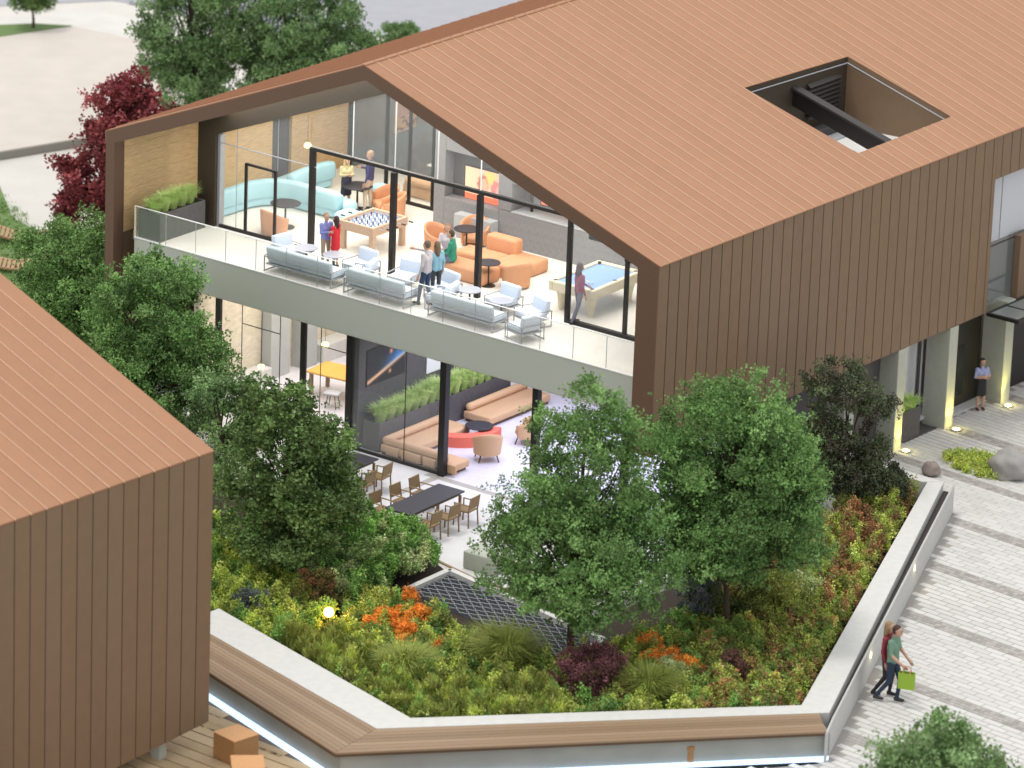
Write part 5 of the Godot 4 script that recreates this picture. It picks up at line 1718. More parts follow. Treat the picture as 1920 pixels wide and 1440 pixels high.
func upper_furniture() -> void:
	var Y := F
	# balcony: three sofas with their backs to the railing
	var so := "outdoor sofas along the railing"
	lounge("outdoor_sofa", "pale blue outdoor sofa nearest to the black planter box", 2.5, Vector3(-13.05, Y, -0.86), PI, so)
	lounge("outdoor_sofa", "pale blue outdoor sofa in the middle of the three at the railing", 2.2, Vector3(-10.25, Y, -0.88), PI, so)
	lounge("outdoor_sofa", "pale blue outdoor sofa at the right next to the steel framed chair", 2.3, Vector3(-7.15, Y, -0.92), PI, so)
	var ch := "outdoor armchairs on the balcony"
	lounge("outdoor_armchair", "pale blue armchair left of the first small round table", 0.82, Vector3(-14.35, Y, -1.65), PI / 2 - 0.15, ch)
	lounge("outdoor_armchair", "pale blue armchair behind the woman in red by the foosball table", 0.82, Vector3(-11.95, Y, -2.05), -0.1, ch)
	lounge("outdoor_armchair", "pale blue armchair at the right end of the first sofa group", 0.82, Vector3(-11.45, Y, -1.45), -PI / 2 + 0.3, ch)
	lounge("outdoor_armchair", "pale blue armchair at the foot of the second tall black post", 0.82, Vector3(-10.35, Y, -2.1), 0.12, ch)
	lounge("outdoor_armchair", "pale blue armchair right of the pointing man", 0.82, Vector3(-8.95, Y, -2.05), -0.2, ch)
	lounge("outdoor_armchair", "pale blue armchair at the right end of the middle sofa", 0.82, Vector3(-8.45, Y, -1.4), -PI / 2 + 0.2, ch)
	lounge("outdoor_armchair", "pale blue armchair behind the two round tables by the right sofa", 0.82, Vector3(-6.95, Y, -2.3), -0.1, ch)
	lounge("outdoor_armchair", "pale blue armchair right of the two round tables", 0.82, Vector3(-5.65, Y, -1.95), -0.35, ch)
	lounge("outdoor_armchair", "steel framed armchair at the right end seen from behind", 0.82, Vector3(-5.1, Y, -0.85), -PI / 2 - 0.25, ch)
	var ta := "small round tables on the balcony"
	var r0 := round_table("round_table", "grey round table beside the leftmost balcony armchair", Vector3(-13.6, Y, -1.55), 0.34, 0.62, "table grey", ta)
	dup(r0, Vector3(-12.6, Y, -1.6), 0.0, "grey round table in front of the couple on the balcony", ta)
	dup(r0, Vector3(-7.75, Y, -1.75), 0.0, "grey round table left of the chair behind the right sofa, farther of the pair", ta)
	dup(r0, Vector3(-6.5, Y, -1.6), 0.0, "grey round table between right sofa and right armchair, nearer of the pair", ta)
	trough("planter_box", "black planter box with feathery grass at the left end of the balcony", Vector3(-18.62, Y, -1.4), Vector3(0.85, 0.86, 2.05), "charcoal", 5, 0.62)
	# teal sofas
	curved_sofa("long teal sofa along the wood wall curving round to a rounded end", [Vector3(-18.35, Y, -2.95), Vector3(-18.32, Y, -4.1), Vector3(-18.25, Y, -5.0), Vector3(-17.75, Y, -5.5), Vector3(-16.9, Y, -5.58), Vector3(-15.7, Y, -5.58)], 0.85)
	curved_sofa("teal sofa behind the standing pair in front of the dark wall", [Vector3(-17.9, Y, -6.2), Vector3(-18.0, Y, -7.2), Vector3(-17.9, Y, -8.2)], 0.85)
	soft_block("pouf", "rounded teal pouf next to the foosball table", "pouf", Vector3(-15.2, Y, -5.6), [["cushion", Vector3(0, 0.22, 0), Vector3(0.9, 0.44, 0.8), 0.2]], "teal")
	soft_block("pouf", "rounded teal pouf beside the man in navy", "pouf", Vector3(-15.9, Y, -7.95), [["cushion", Vector3(0, 0.3, 0), Vector3(0.7, 0.6, 0.6), 0.2]], "teal side")
	var bt := "black round tables indoors"
	var b0 := round_table("cafe_table", "black round table in front of the long teal sofa", Vector3(-16.5, Y, -4.1), 0.46, 0.76, "table black", bt)
	dup(b0, Vector3(-16.05, Y, -6.95), 0.0, "black round table between the blonde woman and the man in navy", bt)
	dup(b0, Vector3(-11.05, Y, -5.86), 0.0, "black round table among the orange chairs by the concrete wall", bt).scale = Vector3(0.85, 1, 0.85)
	dup(b0, Vector3(-8.7, Y, -3.87), 0.0, "black round table by the third tall black post", bt).scale = Vector3(0.75, 0.95, 0.75)
	var oc := "orange tub chairs on the upper floor"
	var t0 := tub_chair("tub_chair", "orange tub chair in front of the teal sofa seen from behind", Vector3(-16.3, Y, -3.35), PI * 0.95, oc)
	dup(t0, Vector3(-15.35, Y, -7.4), -0.5, "orange tub chair behind the second black post, the farther one", oc)
	dup(t0, Vector3(-14.75, Y, -7.0), -0.9, "orange tub chair behind the second black post, the nearer one", oc)
	dup(t0, Vector3(-11.75, Y, -5.4), 1.5, "orange tub chair behind the seated pair", oc)
	dup(t0, Vector3(-11.35, Y, -6.65), 0.5, "orange tub chair against the concrete wall beside the black table", oc)
	dup(t0, Vector3(-8.05, Y, -4.35), -2.0, "orange tub chair with cushion at the right end of the orange seats", oc)
	soft_block("orange_bench", "long orange bench on which the person in green sits", "bench", Vector3(-9.65, Y, -4.05), [["seat", Vector3(0, 0.22, 0), Vector3(1.9, 0.44, 0.85), 0.1]], "orange", "orange benches")
	soft_block("orange_bench", "orange bench behind the seated pair with low backrest", "bench", Vector3(-10.0, Y, -5.25), [["seat", Vector3(0, 0.21, 0), Vector3(1.5, 0.42, 0.8), 0.1], ["backrest", Vector3(0.35, 0.42, -0.62), Vector3(1.1, 0.84, 0.42), 0.1]], "orange", "orange benches")
	soft_block("orange_bench", "wide orange platform seat by the concrete wall", "bench", Vector3(-8.75, Y, -5.4), [["seat", Vector3(0, 0.21, 0), Vector3(1.1, 0.42, 1.5), 0.1]], "orange", "orange benches")
	# foosball table
	var f := thing("foosball_table", "pale wooden foosball table with blue players in the middle of the room", "foosball table", Vector3(-13.45, Y, -4.45), 0.0)
	var st := S()
	for q in [[Vector3(-0.66, 0.6, -0.82), Vector3(-0.58, 0.88, 0.82)], [Vector3(0.58, 0.6, -0.82), Vector3(0.66, 0.88, 0.82)], [Vector3(-0.579, 0.6, -0.82), Vector3(0.579, 0.879, -0.73)], [Vector3(-0.579, 0.6, 0.73), Vector3(0.579, 0.879, 0.82)]]: bx(st, q[0], q[1], 0.01)
	part("cabinet", st, M["pale wood"], f).set_meta("kind", "stuff")
	st = S()
	bx(st, Vector3(-0.579, 0.7, -0.729), Vector3(0.579, 0.74, 0.729))
	part("playfield", st, M["white"], f)
	legs4(f, M["pale wood"], 0.55, 0.7, 0.6, 0.08)
	for i in 8:
		var z := -0.62 + i * 0.177
		st = S()
		tube(st, [Vector3(-0.9, 0.82, z), Vector3(0.9, 0.82, z)], 0.012, 0.012, 5)
		var rod := part("rod", st, M["steel"], f)
		for k in 5:
			st = S()
			var x := -0.42 + k * 0.21
			rbox(st, Vector3(x, 0.81, z), Vector3(0.05, 0.13, 0.04), 0.018)
			part("player", st, M["play blue"] if i % 2 == 0 else M["player navy"], rod)
		st = S()
		tube(st, [Vector3(0.86 * (1 if i % 2 == 0 else -1), 0.82, z), Vector3(1.0 * (1 if i % 2 == 0 else -1), 0.82, z)], 0.025, 0.025, 6)
		part("handle", st, M["black metal"], rod)
	# pool table
	var p := thing("pool_table", "cream wood pool table with blue cloth at the right of the upper floor", "pool table", Vector3(-5.42, Y, -4.62), 0.03)
	st = S()
	for q in [[Vector3(-0.78, 0.58, -1.25), Vector3(-0.64, 0.88, 1.25)], [Vector3(0.64, 0.58, -1.25), Vector3(0.78, 0.88, 1.25)], [Vector3(-0.639, 0.58, -1.25), Vector3(0.639, 0.879, -1.1)], [Vector3(-0.639, 0.58, 1.1), Vector3(0.639, 0.879, 1.25)]]: bx(st, q[0], q[1], 0.02)
	part("rail", st, M["cream wood"], p).set_meta("kind", "stuff")
	st = S()
	bx(st, Vector3(-0.639, 0.75, -1.099), Vector3(0.639, 0.82, 1.099))
	part("cloth", st, M["pool cloth"], p)
	for q in [[-0.5, -0.95], [0.5, -0.95], [-0.5, 0.95], [0.5, 0.95]]:
		st = S()
		lathe(st, Vector3(q[0], 0, q[1]), [Vector2(0.12, 0), Vector2(0.16, 0.3), Vector2(0.24, 0.58), Vector2(0, 0.58)], 4)
		part("leg", st, M["cream wood"], p)
	for q in [[-0.64, -1.1], [0.64, -1.1], [-0.64, 1.1], [0.64, 1.1], [-0.66, 0.0], [0.66, 0.0]]:
		st = S()
		lathe(st, Vector3(q[0], 0.822, q[1]), [Vector2(0.06, 0.0), Vector2(0.06, 0.062), Vector2(0.0, 0.062)], 12)
		part("pocket", st, M["black metal"], p)
	st = S()
	lathe(st, Vector3(-0.2, 0.5, 1.252), [Vector2(0.0, 0.0), Vector2(0.05, 0.04), Vector2(0.0, 0.3)], 8, 1.0, 0.1)
	for i in 3:
		var bl := S()
		rbox(bl, Vector3(0.1 + 0.09 * i, 0.85, 0.55 + 0.07 * (i % 2)), Vector3(0.06, 0.06, 0.06), 0.03)
		one_at(bl, "pool_ball", M["white"], ["white pool ball nearest to the woman on the blue cloth", "white pool ball in the middle of the three on the cloth", "white pool ball farthest from the woman on the blue cloth"][i], "pool ball", p.position, "pool balls")
	picture("wall_screen", 0, Vector3(-12.45, 6.06, -7.55), Vector3(1.5, 0, 0), Vector3(0, 0.98, 0), 1.0, "glowing coral screen with blurred figures in the concrete wall niche", "screen", "black metal")
	picture("wall_screen", 0, Vector3(-10.1, 6.2, -8.2), Vector3(1.9, 0, 0), Vector3(0, 0.6, 0), 0.9, "second coral screen partly hidden by the right roof edge", "screen", "black metal")
	picture("painting", 2, Vector3(-17.0, 6.6, -10.0), Vector3(0, 0, -1.7), Vector3(0, 0.9, 0), 0.0, "dusty pink abstract painting with a blue corner behind the inner glass room", "painting", "pale wood")
	# sofas in the inner glazed room
	soft_block("brown_sofa", "tan sofa with rolled back inside the inner glazed room", "sofa", Vector3(-14.9, Y, -9.5), [["seat", Vector3(0, 0.2, 0), Vector3(2.2, 0.4, 0.9), 0.08], ["bolster", Vector3(0, 0.5, 0.42), Vector3(2.0, 0.26, 0.26), 0.12]], "tan leather", "", 0.0)
	soft_block("low_table", "pale low table behind the tan sofa in the inner glazed room", "table", Vector3(-15.2, Y, -10.9), [["top", Vector3(0, 0.6, 0), Vector3(1.9, 0.06, 0.9), 0.03, "white"], ["base", Vector3(0, 0.29, 0), Vector3(1.4, 0.56, 0.6), 0.03, "pale wood"]], "pale wood")
	# pendant lamp over the black table
	pendant(Vector3(-16.6, 7.3, -5.2), "small yellow pendant lamp in front of the dark window slot", 0.9)

func one_at(st: SurfaceTool, called: String, m: Material, label: String, category: String, at: Vector3, group: String) -> void:
	var o := one(called, st, m, label, category, group)
	o.position = at

func pendant(at: Vector3, label: String, drop: float) -> void:
	var t := thing("pendant_lamp", label, "pendant lamp", at, 0.0, "yellow pendant lamps")
	var st := S()
	rbox(st, Vector3.ZERO, Vector3(0.2, 0.16, 0.2), 0.08)
	part("lamp_globe", st, glow("pendant", "fff08a", 3.2), t)
	st = S()
	tube(st, [Vector3(0, 0.07, 0), Vector3(0, drop, 0)], 0.006, 0.006, 4)
	part("cord", st, M["black metal"], t)
	var l := OmniLight3D.new()
	l.name = "light"
	l.light_color = Color(1, 0.9, 0.5)
	l.light_energy = 0.06
	l.omni_range = 20.0
	l.omni_attenuation = 2.0
	l.light_size = 0.09
	l.shadow_enabled = true
	t.add_child(l)

func lower_furniture() -> void:
	pendant(Vector3(-15.5, 1.42, -1.9), "low yellow pendant lamp behind the left ground floor glazing", 2.1)
	pendant(Vector3(-15.5, 1.36, -4.9), "yellow pendant lamp above the amber topped table", 2.2)
	picture("television", 1, Vector3(-11.37, 1.85, -1.75), Vector3(0, 0, -1.75), Vector3(0, 1.05, 0), 0.9, "wall television showing a sunrise over a planet on the dark wall", "television", "black metal")
	var st := S()
	bx(st, Vector3(-11.385, 1.5, -5.4), Vector3(-11.36, 2.1, -4.55), 0.004)
	one("notice_board", st, M["white"], "blank white board on the dark wall right of the television", "board")
	trough("planter_trough", "long dark trough of tall green grass along the dark wall", Vector3(-11.02, 0, -4.7), Vector3(0.62, 0.88, 6.3), "charcoal", 15, 0.75)
	var bq := "tan banquettes around the coral table"
	soft_block("banquette", "tan corner banquette with bolsters behind the ground floor glass", "banquette", Vector3.ZERO, [
		["plinth", Vector3(-10.15, 0.05, -3.0), Vector3(0.85, 0.1, 3.0), 0.02, "chair dark"], ["seat", Vector3(-10.13, 0.21, -3.0), Vector3(0.95, 0.22, 3.05), 0.04], ["bolster", Vector3(-10.5, 0.43, -3.0), Vector3(0.24, 0.24, 3.0), 0.12],
		["plinth", Vector3(-8.85, 0.05, -1.87), Vector3(1.7, 0.1, 0.65), 0.02, "chair dark"], ["seat", Vector3(-8.8, 0.21, -1.87), Vector3(1.8, 0.22, 0.72), 0.04], ["bolster", Vector3(-9.35, 0.42, -1.6), Vector3(2.3, 0.24, 0.22), 0.11],
		["back_pad", Vector3(-10.15, 0.2, -1.46), Vector3(0.46, 0.28, 0.09), 0.04], ["back_pad", Vector3(-9.45, 0.2, -1.46), Vector3(0.72, 0.28, 0.09), 0.04], ["back_pad", Vector3(-8.78, 0.2, -1.46), Vector3(0.46, 0.28, 0.09), 0.04], ["back_pad", Vector3(-8.12, 0.2, -1.46), Vector3(0.66, 0.28, 0.09), 0.04]], "tan leather", bq)
	soft_block("banquette", "straight tan banquette with a bolster against the grass trough", "banquette", Vector3.ZERO, [
		["plinth", Vector3(-10.1, 0.05, -6.9), Vector3(0.9, 0.1, 2.9), 0.02, "chair dark"], ["seat", Vector3(-10.1, 0.21, -6.9), Vector3(1.0, 0.22, 3.0), 0.04], ["bolster", Vector3(-10.5, 0.43, -6.9), Vector3(0.24, 0.24, 2.9), 0.12]], "tan leather", bq)
	# coral ribbon table and small black table
	var t := thing("coral_table", "curved coral red low table between the banquette and the tub chairs", "table", Vector3(-9.05, 0, -4.15))
	st = S()
	var outl := PackedVector2Array()
	for i in 17: outl.append(Vector2(cos(-0.5 + i * 0.11), sin(-0.5 + i * 0.11)) * 1.25 + Vector2(-0.95, 0.0))
	for i in 17: outl.append(Vector2(cos(-0.5 + (16 - i) * 0.11), sin(-0.5 + (16 - i) * 0.11)) * 0.85 + Vector2(-0.95, 0.0))
	prism(st, outl, func(q: Vector2) -> Vector3: return Vector3(q.x, 0.32, q.y - 0.3), Vector3(0, -0.32, 0))
	part("body", st, M["coral"], t)
	round_table("cafe_table", "low black round table beside the coral table", Vector3(-9.35, 0, -4.55), 0.42, 0.4, "table black", "")
	var tg := "tan tub chairs with dark legs"
	tub_chair("leather_chair", "tan tub chair with curved dark legs seen from behind", Vector3(-8.05, 0, -3.25), -2.3, tg, "tan leather", true)
	tub_chair("leather_chair", "tan tub chair with dark legs half hidden by the middle tree", Vector3(-8.05, 0, -5.2), -1.2, tg, "tan leather", true)
	# amber table and stools
	var a := thing("amber_table", "table with amber yellow top behind the left ground floor glazing", "table", Vector3(-14.75, 0, -4.65), 0.1)
	st = S()
	box(st, Vector3(0, 0.74, 0), Vector3(1.6, 0.06, 1.15), 0.012)
	part("tabletop", st, M["amber top"], a)
	legs4(a, M["chair wood"], 0.68, 0.45, 0.71, 0.05)
	var sg := "pale stools at the amber table"
	for q in [[-14.2, -3.7, "pale grey stool in front of the amber table, the right one"], [-15.1, -3.3, "pale grey stool in front of the amber table, the left one"]]:
		var s := thing("stool", q[2], "stool", Vector3(q[0], 0, q[1]), 0.3, sg)
		st = S()
		rbox(st, Vector3(0, 0.45, 0), Vector3(0.5, 0.06, 0.44), 0.03)
		part("seat", st, M["table grey"], s)
		for k in 4:
			var an := PI / 4 + PI / 2 * k
			st = S()
			tube(st, [Vector3(sin(an) * 0.14, 0.43, cos(an) * 0.14), Vector3(sin(an) * 0.25, 0, cos(an) * 0.25)], 0.014, 0.014, 5)
			part("leg", st, M["dark metal"], s)
	# dining terrace
	dining_table("long black topped dining table in full view between the court trees", Vector3(-6.12, 0, 2.15), 0.03)
	dining_table("black topped dining table half hidden behind the dark court tree", Vector3(-9.55, 0, 1.75), 0.03)
	var cg := "wooden armchairs at the dining tables"
	var c0 := dining_chair("dining_chair", "wooden armchair at the near corner of the full table, closest to the planting", Vector3(-5.32, 0, 3.0), -PI / 2, cg)
	for q in [[-5.3, 2.2, -PI / 2, "wooden armchair in the middle of the right side of the full table"], [-5.28, 1.35, -PI / 2 + 0.08, "wooden armchair at the far right corner of the full table beside the tree"], [-7.0, 2.95, PI / 2 - 0.05, "wooden armchair at the near left corner of the full table"], [-6.98, 2.05, PI / 2, "wooden armchair in the middle of the left side of the full table"], [-6.96, 1.2, PI / 2 + 0.05, "wooden armchair at the far left corner of the full table"], [-8.72, 0.95, -PI / 2 + 0.1, "wooden armchair at the far right corner of the half hidden table"], [-8.68, 1.75, -PI / 2, "wooden armchair at the right side of the half hidden table behind leaves"], [-10.4, 1.5, PI / 2, "wooden armchair on the hidden left side of the half hidden table"]]:
		dup(c0, Vector3(q[0], 0, q[1]), q[2], q[3], cg)
	# concrete seats and fire bowl behind the middle tree
	soft_block("block_stool", "grey block seat at the terrace edge left of the middle tree", "seat", Vector3(-2.75, 0, 3.6), [["block", Vector3(0, 0.26, 0), Vector3(1.0, 0.52, 1.0), 0.05, "pillar"]], "pillar")
	soft_block("stone_bench", "tan stone bench seen through gaps of the middle tree", "bench", Vector3(-0.2, 0, 3.75), [["seat", Vector3(0, 0.22, 0), Vector3(2.4, 0.44, 0.7), 0.03], ["backrest", Vector3(0, 0.5, 0.42), Vector3(2.4, 0.5, 0.14), 0.03]], "travertine")
	var fb := thing("fire_bowl", "small fire bowl with orange flames seen through the middle tree", "fire bowl", Vector3(-1.6, 0, 0.4))
	st = S()
	lathe(st, Vector3.ZERO, [Vector2(0.3, 0), Vector2(0.45, 0.3), Vector2(0.45, 0.34), Vector2(0.38, 0.34), Vector2(0.0, 0.26)], 18)
	part("bowl", st, M["dark metal"], fb)
	for i in 5:
		st = S()
		var an := TAU * i / 5.0
		lathe(st, Vector3(cos(an) * 0.14, 0.27, sin(an) * 0.14), [Vector2(0.07, 0), Vector2(0.09, 0.1), Vector2(0.04, 0.28), Vector2(0.0, 0.42)], 8)
		part("flame", st, glow("flame", "ffa42e", 3.0), fb)
	trough("planter_trough", "dark trough of grass behind the glass between the concrete pillars", Vector3(-0.42, -0.24, -13.6), Vector3(0.36, 0.95, 1.3), "charcoal", 2, 0.5)
	# curved loungers on the lawn
	for q in [[Vector3(-31.6, 0, -9.4), "curved wooden lounger on the lawn, the farther one with its high frame"], [Vector3(-29.9, 0, -7.0), "curved wooden lounger on the lawn, the nearer one beside the green tree"]]:
		var lg := thing("wooden_lounger", q[1], "lounger", q[0], -0.92, "curved loungers on the lawn")
		for s: float in [-0.45, 0.45]:
			st = S()
			var pts := []
			for i in 13:
				var x := -1.7 + i * 0.29
				pts.append(Vector3(s, 0.12 + 0.62 * pow(absf(x) / 1.7, 1.9), x))
			tube(st, pts, 0.045, 0.045, 6)
			part("side_rail", st, M["lounger wood"], lg)
			st = S()
			tube(st, [Vector3(s, 0, 1.72), Vector3(s, 0.95, 1.76)], 0.04, 0.04, 6)
			part("frame_post", st, M["cube side"], lg)
		for i in 24:
			var x := -1.65 + i * 0.143
			st = S()
			box(st, Vector3(0, 0.16 + 0.62 * pow(absf(x) / 1.7, 1.9), x), Vector3(0.98, 0.03, 0.11), 0.006, Basis(Vector3.RIGHT, -atan(0.62 * 1.9 / 1.7 * pow(absf(x) / 1.7, 0.9) * signf(x))))
			part("slat", st, M["lounger wood"], lg)

# ------------------------------------------------------------------ people: one continuous skin from joints, meshed as surface nets
const SKIN := Color(0.52, 0.31, 0.22)

func figure(label: String, at: Vector3, turn: float, h: float, look: Dictionary) -> Node3D:
	var t := thing("person", label, "person", at, turn)
	t.scale = Vector3.ONE * (h / 1.75)
	var J := {"pel": Vector3(0, 0.95, 0), "che": Vector3(0, 1.27, 0.0), "nek": Vector3(0, 1.49, 0.0), "hed": Vector3(0, 1.635, 0.02),
		"sL": Vector3(0.185, 1.41, 0), "eL": Vector3(0.235, 1.13, -0.02), "wL": Vector3(0.25, 0.88, 0.06), "sR": Vector3(-0.185, 1.41, 0), "eR": Vector3(-0.235, 1.13, -0.02), "wR": Vector3(-0.25, 0.88, 0.06),
		"hL": Vector3(0.09, 0.92, 0), "kL": Vector3(0.1, 0.5, 0.02), "aL": Vector3(0.1, 0.08, -0.02), "hR": Vector3(-0.09, 0.92, 0), "kR": Vector3(-0.1, 0.5, 0.02), "aR": Vector3(-0.1, 0.08, -0.02)}
	for k in look.get("pose", {}): J[k] = look.pose[k]
	var shirt: Color = look.shirt
	var trou: Color = look.trousers
	var shoe: Color = look.get("shoes", Color(0.03, 0.03, 0.035))
	var sleeve: Color = shirt if look.get("long", true) else SKIN
	var shin: Color = SKIN if look.get("skirt", false) else trou
	var B := []       # from, to, radius, radius, colour
	var side := (J.sL - J.sR).normalized() as Vector3
	for s: float in [-1.0, 1.0]:
		B.append([J.pel + side * 0.07 * s, J.pel + (J.che - J.pel) * 0.55 + side * 0.06 * s, 0.105, 0.098, trou if look.get("skirt", false) else shirt.lerp(trou, 0.0)])
		B.append([J.pel + (J.che - J.pel) * 0.5 + side * 0.065 * s, J.che + side * 0.08 * s, 0.1, 0.112, shirt])
		B.append([J.che + side * 0.09 * s, J["sL" if s > 0 else "sR"] - side * 0.02 * s, 0.1, 0.065, shirt])
	B.append([J.che + Vector3(0, 0.14, 0), J.nek, 0.075, 0.05, shirt if look.get("collar", true) else SKIN])
	B.append([J.nek, J.hed, 0.048, 0.05, SKIN])
	B.append([J.hed + Vector3(0, 0.035, -0.01), J.hed + Vector3(0, -0.035, 0.012), 0.092, 0.072, SKIN])
	var fwd := side.cross(Vector3.UP).normalized()
	var face_dir: Vector3 = look.get("gaze", fwd)
	B.append([J.hed + face_dir * 0.085 + Vector3(0, 0.0, 0), J.hed + face_dir * 0.1 + Vector3(0, -0.025, 0), 0.014, 0.018, SKIN])
	for q in ["L", "R"]:
		B.append([J["s" + q], J["e" + q], 0.056, 0.043, shirt])
		B.append([J["e" + q], J["w" + q], 0.042, 0.03, sleeve])
		var hd: Vector3 = (J["w" + q] - J["e" + q]).normalized()
		B.append([J["w" + q], J["w" + q] + hd * 0.085, 0.028, 0.034, SKIN])
		B.append([J["h" + q], J["k" + q], 0.088, 0.06, trou])
		B.append([J["k" + q], J["a" + q], 0.058, 0.04, shin])
		var toe: Vector3 = look.get("toe", {}).get(q, fwd)
		B.append([J["a" + q] + Vector3(0, -0.04, 0) - toe * 0.03, J["a" + q] + toe * 0.15 + Vector3(0, -0.045, 0), 0.042, 0.034, shoe])
	if look.get("skirt", false):
		var low: float = look.get("hem", 0.5)
		for s: float in [-1.0, 0.0, 1.0]:
			B.append([J.pel + side * 0.05 * s + Vector3(0, 0.02, 0), Vector3(J.pel.x, low + 0.06, J.pel.z) + side * 0.085 * s, 0.11, 0.105, trou])
	var st := S()
	skin(st, B, 0.024)
	# hands: four fingers and a thumb each
	for q in ["L", "R"]:
		var hd: Vector3 = (J["w" + q] - J["e" + q]).normalized()
		var across := hd.cross(fwd if absf(hd.dot(fwd)) < 0.9 else Vector3.UP).normalized()
		var palm := across.cross(hd).normalized()
		for k in 4:
			var b0: Vector3 = J["w" + q] + hd * 0.1 + across.cross(hd) * 0.0 + palm * (k - 1.5) * 0.018
			var ln: float = [0.06, 0.075, 0.07, 0.055][k]
			_finger(st, [b0, b0 + hd * ln * 0.55 - across * 0.004, b0 + hd * ln - across * 0.02])
		var tb: Vector3 = J["w" + q] + hd * 0.05 + palm * 0.03
		_finger(st, [tb, tb + hd * 0.03 + palm * 0.022, tb + hd * 0.06 + palm * 0.024])
	var eye := face_dir.cross(Vector3.UP).normalized()
	st.set_color(Color(0.03, 0.02, 0.02))
	for s: float in [-1.0, 1.0]: rbox(st, J.hed + face_dir * 0.083 + eye * 0.033 * s + Vector3(0, 0.025, 0), Vector3(0.022, 0.014, 0.022), 0.007)
	st.set_color(Color(0.38, 0.14, 0.12))
	rbox(st, J.hed + face_dir * 0.083 + Vector3(0, -0.05, 0), Vector3(0.035, 0.012, 0.035), 0.006)
	part("body", st, M["figure"], t)
	# hair
	st = S()
	var hc: Color = look.hair
	var hb := [[J.hed + Vector3(0, 0.06, 0) - face_dir * 0.03, J.hed + Vector3(0, 0.02, 0) - face_dir * 0.045, 0.092, 0.085, hc]]
	if look.get("hair_len", 0.0) > 0:
		var hl: float = look.hair_len
		hb.append([J.hed - face_dir * 0.06, J.hed - face_dir * 0.09 - Vector3(0, hl, 0), 0.08, 0.06, hc])
		for s: float in [-1.0, 1.0]: hb.append([J.hed + eye * 0.07 * s - face_dir * 0.02, J.hed + eye * 0.075 * s - face_dir * 0.06 - Vector3(0, hl * 0.7, 0), 0.04, 0.03, hc])
	skin(st, hb, 0.016)
	part("hair", st, M["figure"], t)
	return t

func _finger(st: SurfaceTool, pts: Array) -> void:
	st.set_color(SKIN)
	tube(st, pts, 0.0095, 0.008, 5)

